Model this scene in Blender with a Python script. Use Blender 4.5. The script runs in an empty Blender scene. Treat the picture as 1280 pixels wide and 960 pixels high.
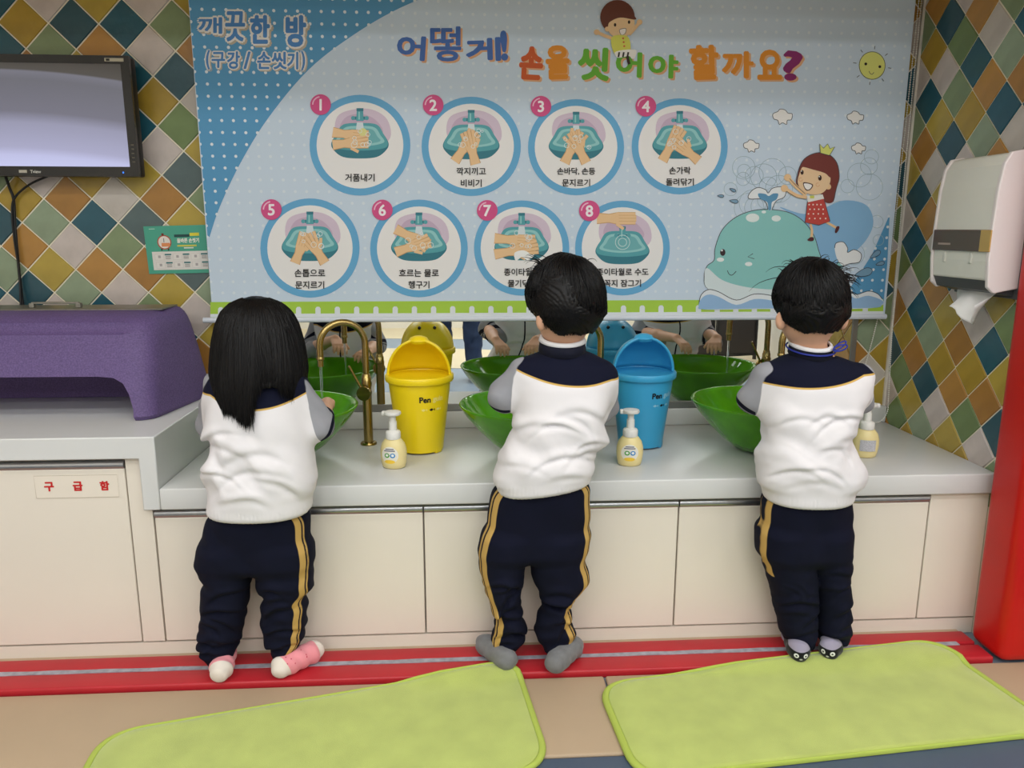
import bpy, bmesh, math, random
import numpy as np
from mathutils import Vector, Matrix
from mathutils.geometry import tessellate_polygon

SC = bpy.context.scene
COL = SC.collection
R = math.radians

# ------------------------------------------------------------------ camera
CAM_H = 1.10
FOC, PIT, YAW, ROL = 958.0, R(11.5), R(3.55), R(0.1)
_f = Vector((math.sin(YAW)*math.cos(PIT), math.cos(YAW)*math.cos(PIT), -math.sin(PIT)))
_r = Vector((math.cos(YAW), -math.sin(YAW), 0))
_u = _r.cross(_f)
_r, _u = _r*math.cos(ROL)+_u*math.sin(ROL), _u*math.cos(ROL)-_r*math.sin(ROL)
cam_data = bpy.data.cameras.new('camera')
cam_data.sensor_width = 36.0
cam_data.lens = 36.0*FOC/1280.0
cam_data.clip_start = 0.02
cam = bpy.data.objects.new('camera', cam_data)
COL.objects.link(cam)
m3 = Matrix((_r, _u, -_f)).transposed()
cam.matrix_world = Matrix.Translation((0, 0, CAM_H)) @ m3.to_4x4()
SC.camera = cam

# ------------------------------------------------------------------ view + world + lights
SC.view_settings.view_transform = 'Standard'
SC.view_settings.look = 'None'
SC.view_settings.gamma = 1.0
SC.view_settings.use_curve_mapping = False
SC.view_settings.exposure = 0.0
w = bpy.data.worlds.new('world'); SC.world = w
w.use_nodes = True
w.node_tree.nodes['Background'].inputs[0].default_value = (0.75, 0.78, 0.8, 1)
w.node_tree.nodes['Background'].inputs[1].default_value = 0.05

CEIL = 2.45
BULK_Y, BULK_Z = 1.50, 1.84      # bulkhead above the wash place
PANELS = [(x, y) for y in (1.05, 0.15, -1.2) for x in (-1.3, 0.25, 1.8)]+[(-0.5, -2.7), (1.2, -2.7)]
PANEL_W = 12.2
PANEL_ROW = {1.05: 0.35, 0.15: 0.9, -1.2: 1.5, -2.7: 2.2}      # the rows further back are the brighter ones
for i, (x, y) in enumerate(PANELS):
    ld = bpy.data.lights.new('ceiling_panel_light', 'AREA')
    ld.shape = 'RECTANGLE'; ld.size = 1.1; ld.size_y = 0.28
    ld.energy = PANEL_W*PANEL_ROW[y]
    ld.color = (0.93, 0.975, 1.0)
    lo = bpy.data.objects.new('ceiling_panel_light', ld)
    lo.location = (x, y, CEIL-0.045)
    COL.objects.link(lo)

# ------------------------------------------------------------------ photo survey: a pixel and one known coordinate give a point of the place
def at(px, py, X=None, Y=None, Z=None):
    d = _f + _r*((px-640)/FOC) - _u*((py-480)/FOC)
    if Y is not None: t = Y/d.y
    elif Z is not None: t = (Z-CAM_H)/d.z
    else: t = X/d.x
    return Vector((0, 0, CAM_H)) + d*t

# ------------------------------------------------------------------ colour + materials
def lin1(c):
    c /= 255.0
    return c/12.92 if c <= 0.04045 else ((c+0.055)/1.055)**2.4
def lin(rgb, k=1.0): return tuple(min(1, lin1(c)*k) for c in rgb)+(1.0,)

def nt(mat): return mat.node_tree.nodes, mat.node_tree.links
def mat(name, rgb, rough=0.5, metal=0.0, spec=0.5, var=0.0, vscale=30.0, bump=0.0, bscale=80.0, bdist=0.002,
        emit=None, trans=0.0, ior=1.45, sheen=0.0, coat=0.0, var_rgb=None, stretch=None):
    m = bpy.data.materials.new(name); m.use_nodes = True
    N, L = nt(m); b = N['Principled BSDF']
    base = lin(rgb)
    b.inputs['Base Color'].default_value = base
    b.inputs['Roughness'].default_value = rough
    b.inputs['Metallic'].default_value = metal
    b.inputs['Specular IOR Level'].default_value = spec
    b.inputs['IOR'].default_value = ior
    b.inputs['Transmission Weight'].default_value = trans
    b.inputs['Sheen Weight'].default_value = sheen
    b.inputs['Coat Weight'].default_value = coat
    if emit:
        b.inputs['Emission Color'].default_value = base; b.inputs['Emission Strength'].default_value = emit
    if var or bump:
        tc = N.new('ShaderNodeTexCoord'); src = tc.outputs['Object']
        if stretch:
            mp = N.new('ShaderNodeMapping'); mp.inputs['Scale'].default_value = stretch
            L.new(src, mp.inputs['Vector']); src = mp.outputs['Vector']
    if var:
        n = N.new('ShaderNodeTexNoise'); n.inputs['Scale'].default_value = vscale; n.inputs['Detail'].default_value = 4
        L.new(src, n.inputs['Vector'])
        mx = N.new('ShaderNodeMix'); mx.data_type = 'RGBA'
        c2 = lin(var_rgb) if var_rgb else tuple(min(1, c*(1-var)) for c in base[:3])+(1,)
        c1 = base if var_rgb else tuple(min(1, c*(1+var*0.6)) for c in base[:3])+(1,)
        mx.inputs['A'].default_value = c1; mx.inputs['B'].default_value = c2
        mr = N.new('ShaderNodeMapRange'); mr.inputs['From Min'].default_value = .3; mr.inputs['From Max'].default_value = .7
        L.new(n.outputs['Fac'], mr.inputs['Value']); L.new(mr.outputs['Result'], mx.inputs['Factor'])
        L.new(mx.outputs['Result'], b.inputs['Base Color'])
    if bump:
        n2 = N.new('ShaderNodeTexNoise'); n2.inputs['Scale'].default_value = bscale; n2.inputs['Detail'].default_value = 3
        L.new(src, n2.inputs['Vector'])
        bp = N.new('ShaderNodeBump'); bp.inputs['Strength'].default_value = bump; bp.inputs['Distance'].default_value = bdist
        L.new(n2.outputs['Fac'], bp.inputs['Height']); L.new(bp.outputs['Normal'], b.inputs['Normal'])
    return m

def attr_mat(name, base, zones, rough=0.9, bump=0.25, bscale=500.0, bdist=0.0006, sheen=0.2, var=0.06, vscale=25, soft=0.0004, coarse=0.0):
    """base colour, then each zone (attribute, rgb) lies over it where the attribute is > 0"""
    m = mat(name, base, rough=rough, spec=0.25, sheen=sheen, bump=bump, bscale=bscale, bdist=bdist, var=var, vscale=vscale)
    N, L = nt(m); b = N['Principled BSDF']
    cur = b.inputs['Base Color'].links[0].from_socket if b.inputs['Base Color'].links else None
    for a, rgb in zones:
        an = N.new('ShaderNodeAttribute'); an.attribute_name = a
        mr = N.new('ShaderNodeMapRange'); mr.inputs['From Min'].default_value = -soft; mr.inputs['From Max'].default_value = soft
        L.new(an.outputs['Fac'], mr.inputs['Value'])
        mx = N.new('ShaderNodeMix'); mx.data_type = 'RGBA'
        if cur: L.new(cur, mx.inputs['A'])
        else: mx.inputs['A'].default_value = lin(base)
        mx.inputs['B'].default_value = lin(rgb)
        L.new(mr.outputs['Result'], mx.inputs['Factor'])
        cur = mx.outputs['Result']
    L.new(cur, b.inputs['Base Color'])
    return m

# ------------------------------------------------------------------ objects
def tag(o, label=None, cat=None, group=None, kind=None):
    if label: o['label'] = label
    if cat: o['category'] = cat
    if group: o['group'] = group
    if kind: o['kind'] = kind
    return o
def empty(name, loc=(0, 0, 0), rz=0.0, **k):
    o = bpy.data.objects.new(name, None); COL.objects.link(o)
    o.location = loc; o.rotation_euler = (0, 0, rz); o.empty_display_size = 0.05
    return tag(o, **k)
WROOT = set()      # things whose direct children are modelled in room coordinates
def wroot(name, loc, **k):
    o = empty(name, loc, **k); WROOT.add(o.name); return o
def link(name, me, m=None, parent=None, smooth=False, **k):
    o = bpy.data.objects.new(name, me); COL.objects.link(o)
    if parent is not None and parent.name in WROOT: o.location = -parent.location
    if m is not None and not me.materials: me.materials.append(m)
    if parent is not None: o.parent = parent
    if smooth: me.shade_smooth()
    return tag(o, **k)
def pyd(name, v, f, m=None, parent=None, smooth=False, **k):
    me = bpy.data.meshes.new(name); me.from_pydata([tuple(p) for p in v], [], f); me.update()
    return link(name, me, m, parent, smooth, **k)
def copy_tree(o, parent=None):
    c = o.copy(); COL.objects.link(c); c.parent = parent
    for ch in list(o.children): copy_tree(ch, c)
    return c

class MB:
    """collects shapes into one mesh"""
    def __init__(s): s.bm = bmesh.new()
    def box(s, lo, hi, bev=0.0, seg=2, M=None):
        lo, hi = Vector(lo), Vector(hi)
        g = bmesh.ops.create_cube(s.bm, size=1.0)['verts']
        for v in g:
            v.co = Vector([(lo[i]+hi[i])/2 + v.co[i]*(hi[i]-lo[i]) for i in range(3)])
        if bev:
            es = list({e for v in g for e in v.link_edges})
            r = bmesh.ops.bevel(s.bm, geom=es, offset=bev, segments=seg, affect='EDGES', profile=0.5)
            g = list({v for f in r['faces'] for v in f.verts} | {v for v in g if v.is_valid})
        if M is not None: bmesh.ops.transform(s.bm, matrix=M, verts=g)
        return s
    def tube(s, pts, rad, n=12, cap=True):
        pts = [Vector(p) for p in pts]; k = len(pts)
        rads = [rad]*k if not hasattr(rad, '__len__') else rad
        rings = []; nrm = None
        for i, p in enumerate(pts):
            t = (pts[min(i+1, k-1)]-pts[max(i-1, 0)]).normalized()
            if nrm is None: nrm = t.orthogonal().normalized()
            else:
                nrm = (nrm - t*nrm.dot(t))
                nrm = nrm.normalized() if nrm.length > 1e-6 else t.orthogonal().normalized()
            bn = t.cross(nrm)
            rings.append([s.bm.verts.new(p + (nrm*math.cos(a)+bn*math.sin(a))*rads[i]) for a in [2*math.pi*j/n for j in range(n)]])
        for a, b in zip(rings, rings[1:]):
            for j in range(n): s.bm.faces.new((a[j], a[(j+1) % n], b[(j+1) % n], b[j]))
        if cap:
            s.bm.faces.new(list(reversed(rings[0]))); s.bm.faces.new(rings[-1])
        return s
    def lathe(s, prof, c=(0, 0, 0), n=32, sx=1.0, sy=1.0, caps=True):
        c = Vector(c); rings = []
        for r_, z in prof:
            if r_ < 1e-6: rings.append([s.bm.verts.new(c+Vector((0, 0, z)))])
            else: rings.append([s.bm.verts.new(c+Vector((r_*sx*math.cos(2*math.pi*j/n), r_*sy*math.sin(2*math.pi*j/n), z))) for j in range(n)])
        for a, b in zip(rings, rings[1:]):
            for j in range(n):
                a0, a1 = a[j % len(a)], a[(j+1) % len(a)]; b0, b1 = b[j % len(b)], b[(j+1) % len(b)]
                vs = []
                for v in (a0, a1, b1, b0):
                    if v not in vs: vs.append(v)
                if len(vs) > 2: s.bm.faces.new(vs)
        if caps:
            if len(rings[0]) > 1: s.bm.faces.new(list(reversed(rings[0])))
            if len(rings[-1]) > 1: s.bm.faces.new(rings[-1])
        return s
    def prism(s, pts, d, cap=True):
        """closed 3-D outline pushed along d"""
        d = Vector(d); a = [s.bm.verts.new(Vector(p)) for p in pts]; b = [s.bm.verts.new(Vector(p)+d) for p in pts]
        n = len(a)
        for j in range(n): s.bm.faces.new((a[j], a[(j+1) % n], b[(j+1) % n], b[j]))
        s.bm.faces.new(list(reversed(a))); s.bm.faces.new(b)
        return s
    def build(s, name, m=None, parent=None, smooth=False, bev=0.0, bseg=2, angle=40, **k):
        bmesh.ops.recalc_face_normals(s.bm, faces=s.bm.faces)
        me = bpy.data.meshes.new(name); s.bm.to_mesh(me); s.bm.free()
        o = link(name, me, m, parent, **k)
        if smooth:
            me.shade_smooth()
            if angle < 180:
                md = o.modifiers.new('bevel_weight', 'EDGE_SPLIT') if False else None
                me.set_sharp_from_angle(angle=R(angle))
        if bev:
            md = o.modifiers.new('bevel', 'BEVEL'); md.width = bev; md.segments = bseg; md.limit_method = 'ANGLE'; md.angle_limit = R(35)
        return o

def spline(pts, n=6, closed=True):
    """Catmull-Rom through the points"""
    P = [Vector(p) for p in pts]; k = len(P); out = []
    rng = range(k) if closed else range(k-1)
    for i in rng:
        if closed: p0, p1, p2, p3 = P[i-1], P[i], P[(i+1) % k], P[(i+2) % k]
        else: p0, p1, p2, p3 = P[max(i-1, 0)], P[i], P[i+1], P[min(i+2, k-1)]
        for j in range(n):
            t = j/n
            out.append(0.5*((2*p1)+(p2-p0)*t+(2*p0-5*p1+4*p2-p3)*t*t+(3*p1-p0-3*p2+p3)*t**3))
    if not closed: out.append(P[-1])
    return out

_txt = {}
def text_geo(s):
    """outline lettering as flat geometry centred on its own box: verts (x, y), faces, width, height"""
    if s not in _txt:
        c = bpy.data.curves.new('lettering', 'FONT'); c.body = s; c.size = 1.0; c.resolution_u = 3
        o = bpy.data.objects.new('lettering', c); COL.objects.link(o)
        dg = bpy.context.evaluated_depsgraph_get(); dg.update()
        me = bpy.data.meshes.new_from_object(o.evaluated_get(dg))
        v = np.array([p.co[:2] for p in me.vertices]); f = [tuple(p.vertices) for p in me.polygons]
        bpy.data.objects.remove(o); bpy.data.curves.remove(c); bpy.data.meshes.remove(me)
        lo, hi = v.min(0), v.max(0)
        _txt[s] = (v-(lo+hi)/2, f, hi[0]-lo[0], hi[1]-lo[1])
    return _txt[s]
for _s in list('깨끗한방(구강/손씻기)어떻게!을야할까요?급함12345678')+['거품내기', '깍지끼고', '비비기', '손바닥, 손등', '문지르기', '손가락', '돌려닦기', '손톱으로', '흐르는 물로', '헹구기', '종이타월로', '물기닦기', '종이타월로 수도', '꼭지 잠그기',
        'Pen', 'guin', 'Tview', '올바른 손씻기', '손씻기']: text_geo(_s)

M_PRINT = bpy.data.materials.new('printed_ink'); M_PRINT.use_nodes = True
_N, _L = nt(M_PRINT)
_a = _N.new('ShaderNodeVertexColor'); _a.layer_name = 'Col'
_L.new(_a.outputs['Color'], _N['Principled BSDF'].inputs['Base Color'])
_N['Principled BSDF'].inputs['Roughness'].default_value = 0.55
_N['Principled BSDF'].inputs['Specular IOR Level'].default_value = 0.3

class Ink:
    """flat coloured print laid on a plane; pos(u, v, layer) -> point"""
    def __init__(s, pos): s.pos = pos; s.v = []; s.f = []; s.c = []; s.n = 0
    def lay(s): s.n += 1; return s.n
    def poly(s, pts, rgb, layer=None):
        layer = s.lay() if layer is None else layer
        pts = [(p[0], p[1]) for p in pts]
        tr = tessellate_polygon([[Vector((p[0], p[1], 0)) for p in pts]])
        b = len(s.v); s.v += [s.pos(p[0], p[1], layer) for p in pts]
        for t in tr: s.f.append(tuple(b+i for i in t)); s.c.append(rgb)
    def blob(s, pts, rgb, n=5, layer=None): s.poly([(p.x, p.y) for p in spline([(q[0], q[1], 0) for q in pts], n)], rgb, layer)
    def disc(s, c, r, rgb, ry=None, n=28, layer=None):
        ry = r if ry is None else ry
        s.poly([(c[0]+r*math.cos(2*math.pi*i/n), c[1]+ry*math.sin(2*math.pi*i/n)) for i in range(n)], rgb, layer)
    def ring(s, c, r1, r2, rgb, n=56, a0=0, a1=360, layer=None):
        layer = s.lay() if layer is None else layer
        b = len(s.v)
        for i in range(n+1):
            a = R(a0+(a1-a0)*i/n)
            s.v += [s.pos(c[0]+r1*math.cos(a), c[1]+r1*math.sin(a), layer), s.pos(c[0]+r2*math.cos(a), c[1]+r2*math.sin(a), layer)]
        for i in range(n): s.f.append((b+2*i, b+2*i+1, b+2*i+3, b+2*i+2)); s.c.append(rgb)
    def stroke(s, pts, w, rgb, smooth=True, layer=None, closed=False):
        layer = s.lay() if layer is None else layer
        P = [Vector((p[0], p[1], 0)) for p in pts]
        if smooth and len(P) > 2: P = spline(P, 5, closed)
        if closed: P = P+[P[0]]
        k = len(P); ws = [w]*k if not hasattr(w, '__len__') else np.interp(np.linspace(0, 1, k), np.linspace(0, 1, len(w)), w)
        b = len(s.v)
        for i, p in enumerate(P):
            t = (P[min(i+1, k-1)]-P[max(i-1, 0)])
            t = t.normalized() if t.length > 1e-9 else Vector((1, 0, 0))
            n = Vector((-t.y, t.x, 0))*(ws[i]/2)
            s.v += [s.pos(p.x+n.x, p.y+n.y, layer), s.pos(p.x-n.x, p.y-n.y, layer)]
        for i in range(k-1): s.f.append((b+2*i, b+2*i+1, b+2*i+3, b+2*i+2)); s.c.append(rgb)
    def text(s, t, c, rgb, w=None, h=None, bold=0.0, layer=None, rot=0.0, down=True, copies=10):
        """bold = stroke thickening as a share of the letter height, made of copies shifted round a circle"""
        layer = s.lay() if layer is None else layer
        v, f, tw, th = text_geo(t)
        bw = bold*(h if h else w*th/tw)
        w2 = w-2*bw if w else None; h2 = h-2*bw if h else None
        sx = w2/tw if w2 else h2/th
        sy = h2/th if h2 else w2/tw
        ca, sa = math.cos(R(rot)), math.sin(R(rot)); sg = -1 if down else 1
        sh = [(0, 0)]+([(bw*math.cos(2*math.pi*i/copies), bw*math.sin(2*math.pi*i/copies)) for i in range(copies)] if bold else [])
        for q_, (dx, dy) in enumerate(sh):
            b = len(s.v)
            for x, y in v:
                x, y = x*sx+dx, y*sy+dy
                s.v.append(s.pos(c[0]+x*ca-y*sa, c[1]+sg*(x*sa+y*ca), layer+q_*0.07))
            for q in f: s.f.append(tuple(b+i for i in q)); s.c.append(rgb)
    def build(s, name, parent=None, m=None, **k):
        me = bpy.data.meshes.new(name); me.from_pydata([tuple(p) for p in s.v], [], s.f)
        ca = me.color_attributes.new('Col', 'FLOAT_COLOR', 'CORNER')
        arr = []
        for q, c in zip(s.f, s.c): arr += list(lin(c))*len(q)
        ca.data.foreach_set('color', arr); me.update()
        return link(name, me, m or M_PRINT, parent, **k)

# ------------------------------------------------------------------ implicit modelling (bodies, clothes)
class Field:
    def __init__(s, lo, hi, h):
        s.lo = np.array(lo, np.float32); s.h = h
        n = np.ceil((np.array(hi)-np.array(lo))/h).astype(int)+1
        s.ax = [(s.lo[i]+h*np.arange(n[i])).astype(np.float32) for i in range(3)]
        s.F = np.full(n, 0.5, np.float32)
    def sub(s, lo, hi):
        sl = []
        for i in range(3):
            a = int(np.clip(np.floor((lo[i]-s.lo[i])/s.h), 0, len(s.ax[i])-1)); b = int(np.clip(np.ceil((hi[i]-s.lo[i])/s.h)+1, a+1, len(s.ax[i])))
            sl.append(slice(a, b))
        return tuple(sl), s.ax[0][sl[0]][:, None, None], s.ax[1][sl[1]][None, :, None], s.ax[2][sl[2]][None, None, :]
    def grid(s): return s.ax[0][:, None, None], s.ax[1][None, :, None], s.ax[2][None, None, :]
    def add(s, fn, lo, hi, k=0.01):
        sl, X, Y, Z = s.sub(np.array(lo)-k-0.02, np.array(hi)+k+0.02)
        s.F[sl] = smin(s.F[sl], fn(X, Y, Z).astype(np.float32), k)
    def cone(s, a, b, ra, rb, k=0.01):
        a, b = np.array(a, float), np.array(b, float); r_ = max(ra, rb)
        s.add(lambda X, Y, Z: sd_cone(X, Y, Z, a, b, ra, rb), np.minimum(a, b)-r_, np.maximum(a, b)+r_, k)
    def chain(s, pts, rads, k=0.01):
        for i in range(len(pts)-1): s.cone(pts[i], pts[i+1], rads[i], rads[i+1], k)
    def ell(s, c, r_, k=0.01):
        c, r_ = np.array(c, float), np.array(r_, float)
        s.add(lambda X, Y, Z: sd_ell(X, Y, Z, c, r_), c-r_, c+r_, k)
    def mesh(s):
        F = s.F; S = F < 0; h = s.h
        n = np.array(F.shape)-1
        cnt = np.zeros(n, np.int8)
        offs = [(i, j, k) for i in (0, 1) for j in (0, 1) for k in (0, 1)]
        for o in offs: cnt += S[o[0]:n[0]+o[0], o[1]:n[1]+o[1], o[2]:n[2]+o[2]]
        act = np.argwhere((cnt > 0) & (cnt < 8))
        idx = np.full(n, -1, np.int32); idx[tuple(act.T)] = np.arange(len(act))
        val = {o: F[act[:, 0]+o[0], act[:, 1]+o[1], act[:, 2]+o[2]] for o in offs}
        acc = np.zeros((len(act), 3)); num = np.zeros(len(act))
        for o in offs:
            for a in range(3):
                if o[a]: continue
                p = list(o); p[a] = 1; p = tuple(p)
                va, vb = val[o], val[p]; c = (va < 0) != (vb < 0)
                t = np.where(c, va/np.where(c, va-vb, 1), 0)
                q = np.tile(np.array(o, float), (len(act), 1)); q[:, a] += t
                acc[c] += q[c]; num += c
        V = s.lo+(act+acc/num[:, None])*h
        faces = []
        for a in range(3):
            b, c = (a+1) % 3, (a+2) % 3
            sa = [slice(None)]*3; sb = [slice(None)]*3; sa[a] = slice(0, -1); sb[a] = slice(1, None)
            A, B = S[tuple(sa)], S[tuple(sb)]
            e = np.argwhere(A != B)
            e = e[(e[:, b] > 0) & (e[:, c] > 0) & (e[:, b] < n[b]) & (e[:, c] < n[c])]
            def cell(db, dc):
                q = e.copy(); q[:, b] += db; q[:, c] += dc
                return idx[tuple(q.T)]
            Q = np.stack([cell(-1, -1), cell(0, -1), cell(0, 0), cell(-1, 0)], 1)
            fl = A[tuple(e.T)] == False
            Q[fl] = Q[fl][:, ::-1]
            faces.append(Q)
        return V, np.concatenate(faces)
def smin(a, b, k):
    h = np.clip(0.5+0.5*(b-a)/k, 0, 1)
    return b*(1-h)+a*h-k*h*(1-h)
def sd_cone(X, Y, Z, a, b, ra, rb):
    ba = b-a; l2 = float(ba@ba)+1e-12
    t = np.clip(((X-a[0])*ba[0]+(Y-a[1])*ba[1]+(Z-a[2])*ba[2])/l2, 0, 1)
    return np.sqrt((X-a[0]-t*ba[0])**2+(Y-a[1]-t*ba[1])**2+(Z-a[2]-t*ba[2])**2)-(ra+t*(rb-ra))
def sd_ell(X, Y, Z, c, r_):
    k0 = np.sqrt(((X-c[0])/r_[0])**2+((Y-c[1])/r_[1])**2+((Z-c[2])/r_[2])**2)
    k1 = np.sqrt(((X-c[0])/r_[0]**2)**2+((Y-c[1])/r_[1]**2)**2+((Z-c[2])/r_[2]**2)**2)+1e-9
    return k0*(k0-1)/k1
class Loft:
    """stack of ovals: rows (z, cx, cy, a, b)"""
    def __init__(s, rows, p=2.2, rnd=0.012):
        rows = sorted(rows); T = np.array(rows, float); s.p = p; s.rnd = rnd
        zz = np.linspace(T[0, 0], T[-1, 0], 160)
        s.z = zz; s.t = np.stack([np.interp(zz, T[:, 0], T[:, i]) for i in range(1, 5)], 1)
        ker = np.hanning(9); ker /= ker.sum()
        for i in range(4): s.t[:, i] = np.convolve(np.pad(s.t[:, i], 4, mode='edge'), ker, 'valid')
        s.lo = np.array([(s.t[:, 0]-s.t[:, 2]).min(), (s.t[:, 1]-s.t[:, 3]).min(), T[0, 0]])
        s.hi = np.array([(s.t[:, 0]+s.t[:, 2]).max(), (s.t[:, 1]+s.t[:, 3]).max(), T[-1, 0]])
    def par(s, Z): return [np.interp(Z, s.z, s.t[:, i]) for i in range(4)]
    def sd(s, X, Y, Z):
        cx, cy, a, b = s.par(Z)
        q = (np.abs((X-cx)/a)**s.p+np.abs((Y-cy)/b)**s.p)**(1/s.p)
        d = (q-1)*np.minimum(a, b)*0.95
        e = np.maximum(s.z[0]-Z, Z-s.z[-1])
        r_ = s.rnd
        return np.minimum(np.maximum(d+r_, e+r_), 0)+np.sqrt(np.maximum(d+r_, 0)**2+np.maximum(e+r_, 0)**2)-r_
def folds(X, Y, Z, seed, waves, amp):
    """soft cloth folds: sum of warped waves; waves = list of (direction, wavelength)"""
    rs = np.random.RandomState(seed); o = 0
    for d, wl in waves:
        d = np.array(d, float)+rs.normal(0, .15, 3); d /= np.linalg.norm(d); q = 2*math.pi/wl
        ph = rs.uniform(0, 6.28); w2 = rs.normal(0, 1, 3)*9
        warp = 1.1*np.sin(w2[0]*X*3+w2[1]*Y*3+w2[2]*Z*2+ph*2)
        s_ = np.sin(q*(d[0]*X+d[1]*Y+d[2]*Z)+ph+warp)
        o = o+s_*np.abs(s_)**0.3*(0.6+0.4*np.sin(w2[1]*X+w2[2]*Z+ph))
    return o*amp/len(waves)
def mesh_field(name, V, Q, m, parent, attrs=None, **k):
    me = bpy.data.meshes.new(name)
    me.vertices.add(len(V)); me.vertices.foreach_set('co', V.astype(np.float32).ravel())
    me.loops.add(Q.size); me.loops.foreach_set('vertex_index', Q.astype(np.int32).ravel())
    me.polygons.add(len(Q)); me.polygons.foreach_set('loop_start', np.arange(0, Q.size, 4, dtype=np.int32))
    me.polygons.foreach_set('loop_total', np.full(len(Q), 4, np.int32))
    me.update(calc_edges=True); me.validate()
    for n_, a in (attrs or {}).items():
        at_ = me.attributes.new(n_, 'FLOAT', 'POINT'); at_.data.foreach_set('value', np.asarray(a, np.float32))
    me.shade_smooth()
    return link(name, me, m, parent, **k)
# ================================================================== the room
WY, WX = 2.44, 1.41            # back wall and right wall planes
YB = 2.40                      # the blind hangs a little in front of the wall
ZC = 0.463                     # low worktop height
CF = 1.885                     # cabinet fronts
RED_Z = 0.012

M_GROUT = mat('pale_grout', (236, 228, 208), 0.9, bump=0.3, bscale=300)
M_PLASTER = mat('white_paint', (222, 216, 205), 0.8, var=0.03, vscale=8)
M_CEIL = mat('ceiling_paint', (226, 224, 218), 0.9, var=0.02, vscale=6)
M_BEIGE = mat('beige_padded_vinyl', (183, 160, 133), 0.5, var=0.03, vscale=6, bump=0.12, bscale=420, bdist=0.0006)
M_NAVYMAT = mat('slate_blue_padded_vinyl', (78, 92, 112), 0.55, var=0.04, vscale=6, bump=0.12, bscale=420, bdist=0.0006)
M_CREAM = mat('cream_floor_vinyl', (208, 192, 160), 0.45, var=0.03, vscale=5)
M_BLUEF = mat('blue_grey_floor_vinyl', (128, 142, 158), 0.45, var=0.04, vscale=5)
M_RED = mat('red_padded_vinyl', (182, 36, 46), 0.42, var=0.06, vscale=9, bump=0.15, bscale=260, bdist=0.0008)
M_REDPOST = mat('red_leatherette', (196, 20, 14), 0.36, var=0.05, vscale=7, bump=0.2, bscale=240, bdist=0.0008)
M_TAPE = mat('grey_tape', (160, 158, 168), 0.6, var=0.25, vscale=60)

floor = MB().box((-3.0, -3.8, -0.06), (3.0, 2.6, -0.012)).build('floor', M_BLUEF, kind='structure')
# cream swirls of the play-room floor, seen in the mirror
for pts in ([(-3.0, -0.35), (-1.9, -0.75), (-0.9, -1.25), (0.2, -1.2), (1.2, -0.8), (2.2, -1.0), (3.0, -1.3), (3.0, -2.0), (2.0, -1.75), (1.2, -1.6), (0.2, -2.2), (-1.0, -2.3), (-2.0, -1.8), (-3.0, -1.5)],
            [(-3.0, -2.6), (-1.6, -3.0), (0, -2.9), (1.6, -2.6), (3.0, -2.9), (3.0, -3.8), (-3.0, -3.8)]):
    MB().prism([(p.x, p.y, -0.012) for p in spline([(a, b, 0) for a, b in pts], 8)], (0, 0, 0.003)).build('floor_swirl', M_CREAM, floor)
# beige folding mats in front of the cabinets, the joint runs towards the cabinets
xs = at(755, 843, Z=0).x
for x0, x1 in ((-2.35, xs-0.002), (xs+0.002, 2.6)):
    MB().box((x0, 1.432, -0.012), (x1, 1.722, 0.0), 0.006, 3).build('floor_mat', M_BEIGE, floor, smooth=True)
for x0, x1 in ((-2.35, 2.6),):
    MB().box((x0, 0.35, -0.012), (x1, 1.428, -0.001), 0.006, 3).build('floor_mat', M_NAVYMAT, floor, smooth=True)
MB().box((-2.35, 1.862, -0.012), (1.365, 1.90, 0.001)).build('floor_edge_strip', M_BEIGE, floor)

# red padded threshold: two runs with a tape joint between
thr = empty('red_threshold', (0, 1.795, 0), label='low red padded threshold strip running along the foot of the white cabinets', cat='threshold')
MB().box((-2.35, -0.068, -0.012), (1.363, -0.004, RED_Z), 0.006, 3).build('padded_strip', M_RED, thr, smooth=True)
MB().box((-2.35, 0.006, -0.012), (1.363, 0.066, RED_Z), 0.006, 3).build('padded_strip', M_RED, thr, smooth=True)
random.seed(5)
tp = [(-2.35+i*0.06, 0) for i in range(62)]
up = [(x, 0.009+random.uniform(-.0018, .0018), RED_Z-0.002) for x, _ in tp]; dn = [(x, -0.006+random.uniform(-.0025, .0015), RED_Z-0.002) for x, _ in tp]
MB().prism(up+dn[::-1], (0, 0, 0.0026)).build('seam_tape', M_TAPE, thr)

# walls
wall_back = MB().box((-2.4, WY+0.0042, -0.05), (WX+0.1, WY+0.12, CEIL)).build('wall_back', M_GROUT, kind='structure')
wall_right = MB().box((WX+0.0042, 1.845, -0.05), (2.62, WY+0.12, CEIL)).build('wall_right', M_GROUT, kind='structure')
MB().box((-2.52, -3.8, -0.05), (-2.4, 2.6, CEIL)).build('wall_left', M_PLASTER, kind='structure')
MB().box((2.62, -3.8, -0.05), (2.74, 1.845, CEIL)).build('wall_far_right', M_PLASTER, kind='structure')
MB().box((-2.52, -3.9, -0.05), (2.74, -3.8, CEIL)).build('wall_rear', M_PLASTER, kind='structure')
MB().box((-2.52, -3.9, CEIL), (2.74, 2.6, CEIL+0.08)).build('ceiling', M_CEIL, kind='structure')
MB().box((-2.4, BULK_Y, BULK_Z), (WX, WY, CEIL)).build('trim_1', mat('warm_bounce_bulkhead', (232, 190, 130), 0.6), kind='structure')  # out-of-view bulkhead; depth and warm colour set to shade and tint the upper wall
MB().box((WX-0.007, WY-0.007, 0.50), (WX+0.001, WY+0.001, BULK_Z)).build('trim_2', mat('corner_sealant', (222, 216, 204), 0.5), kind='structure')
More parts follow.
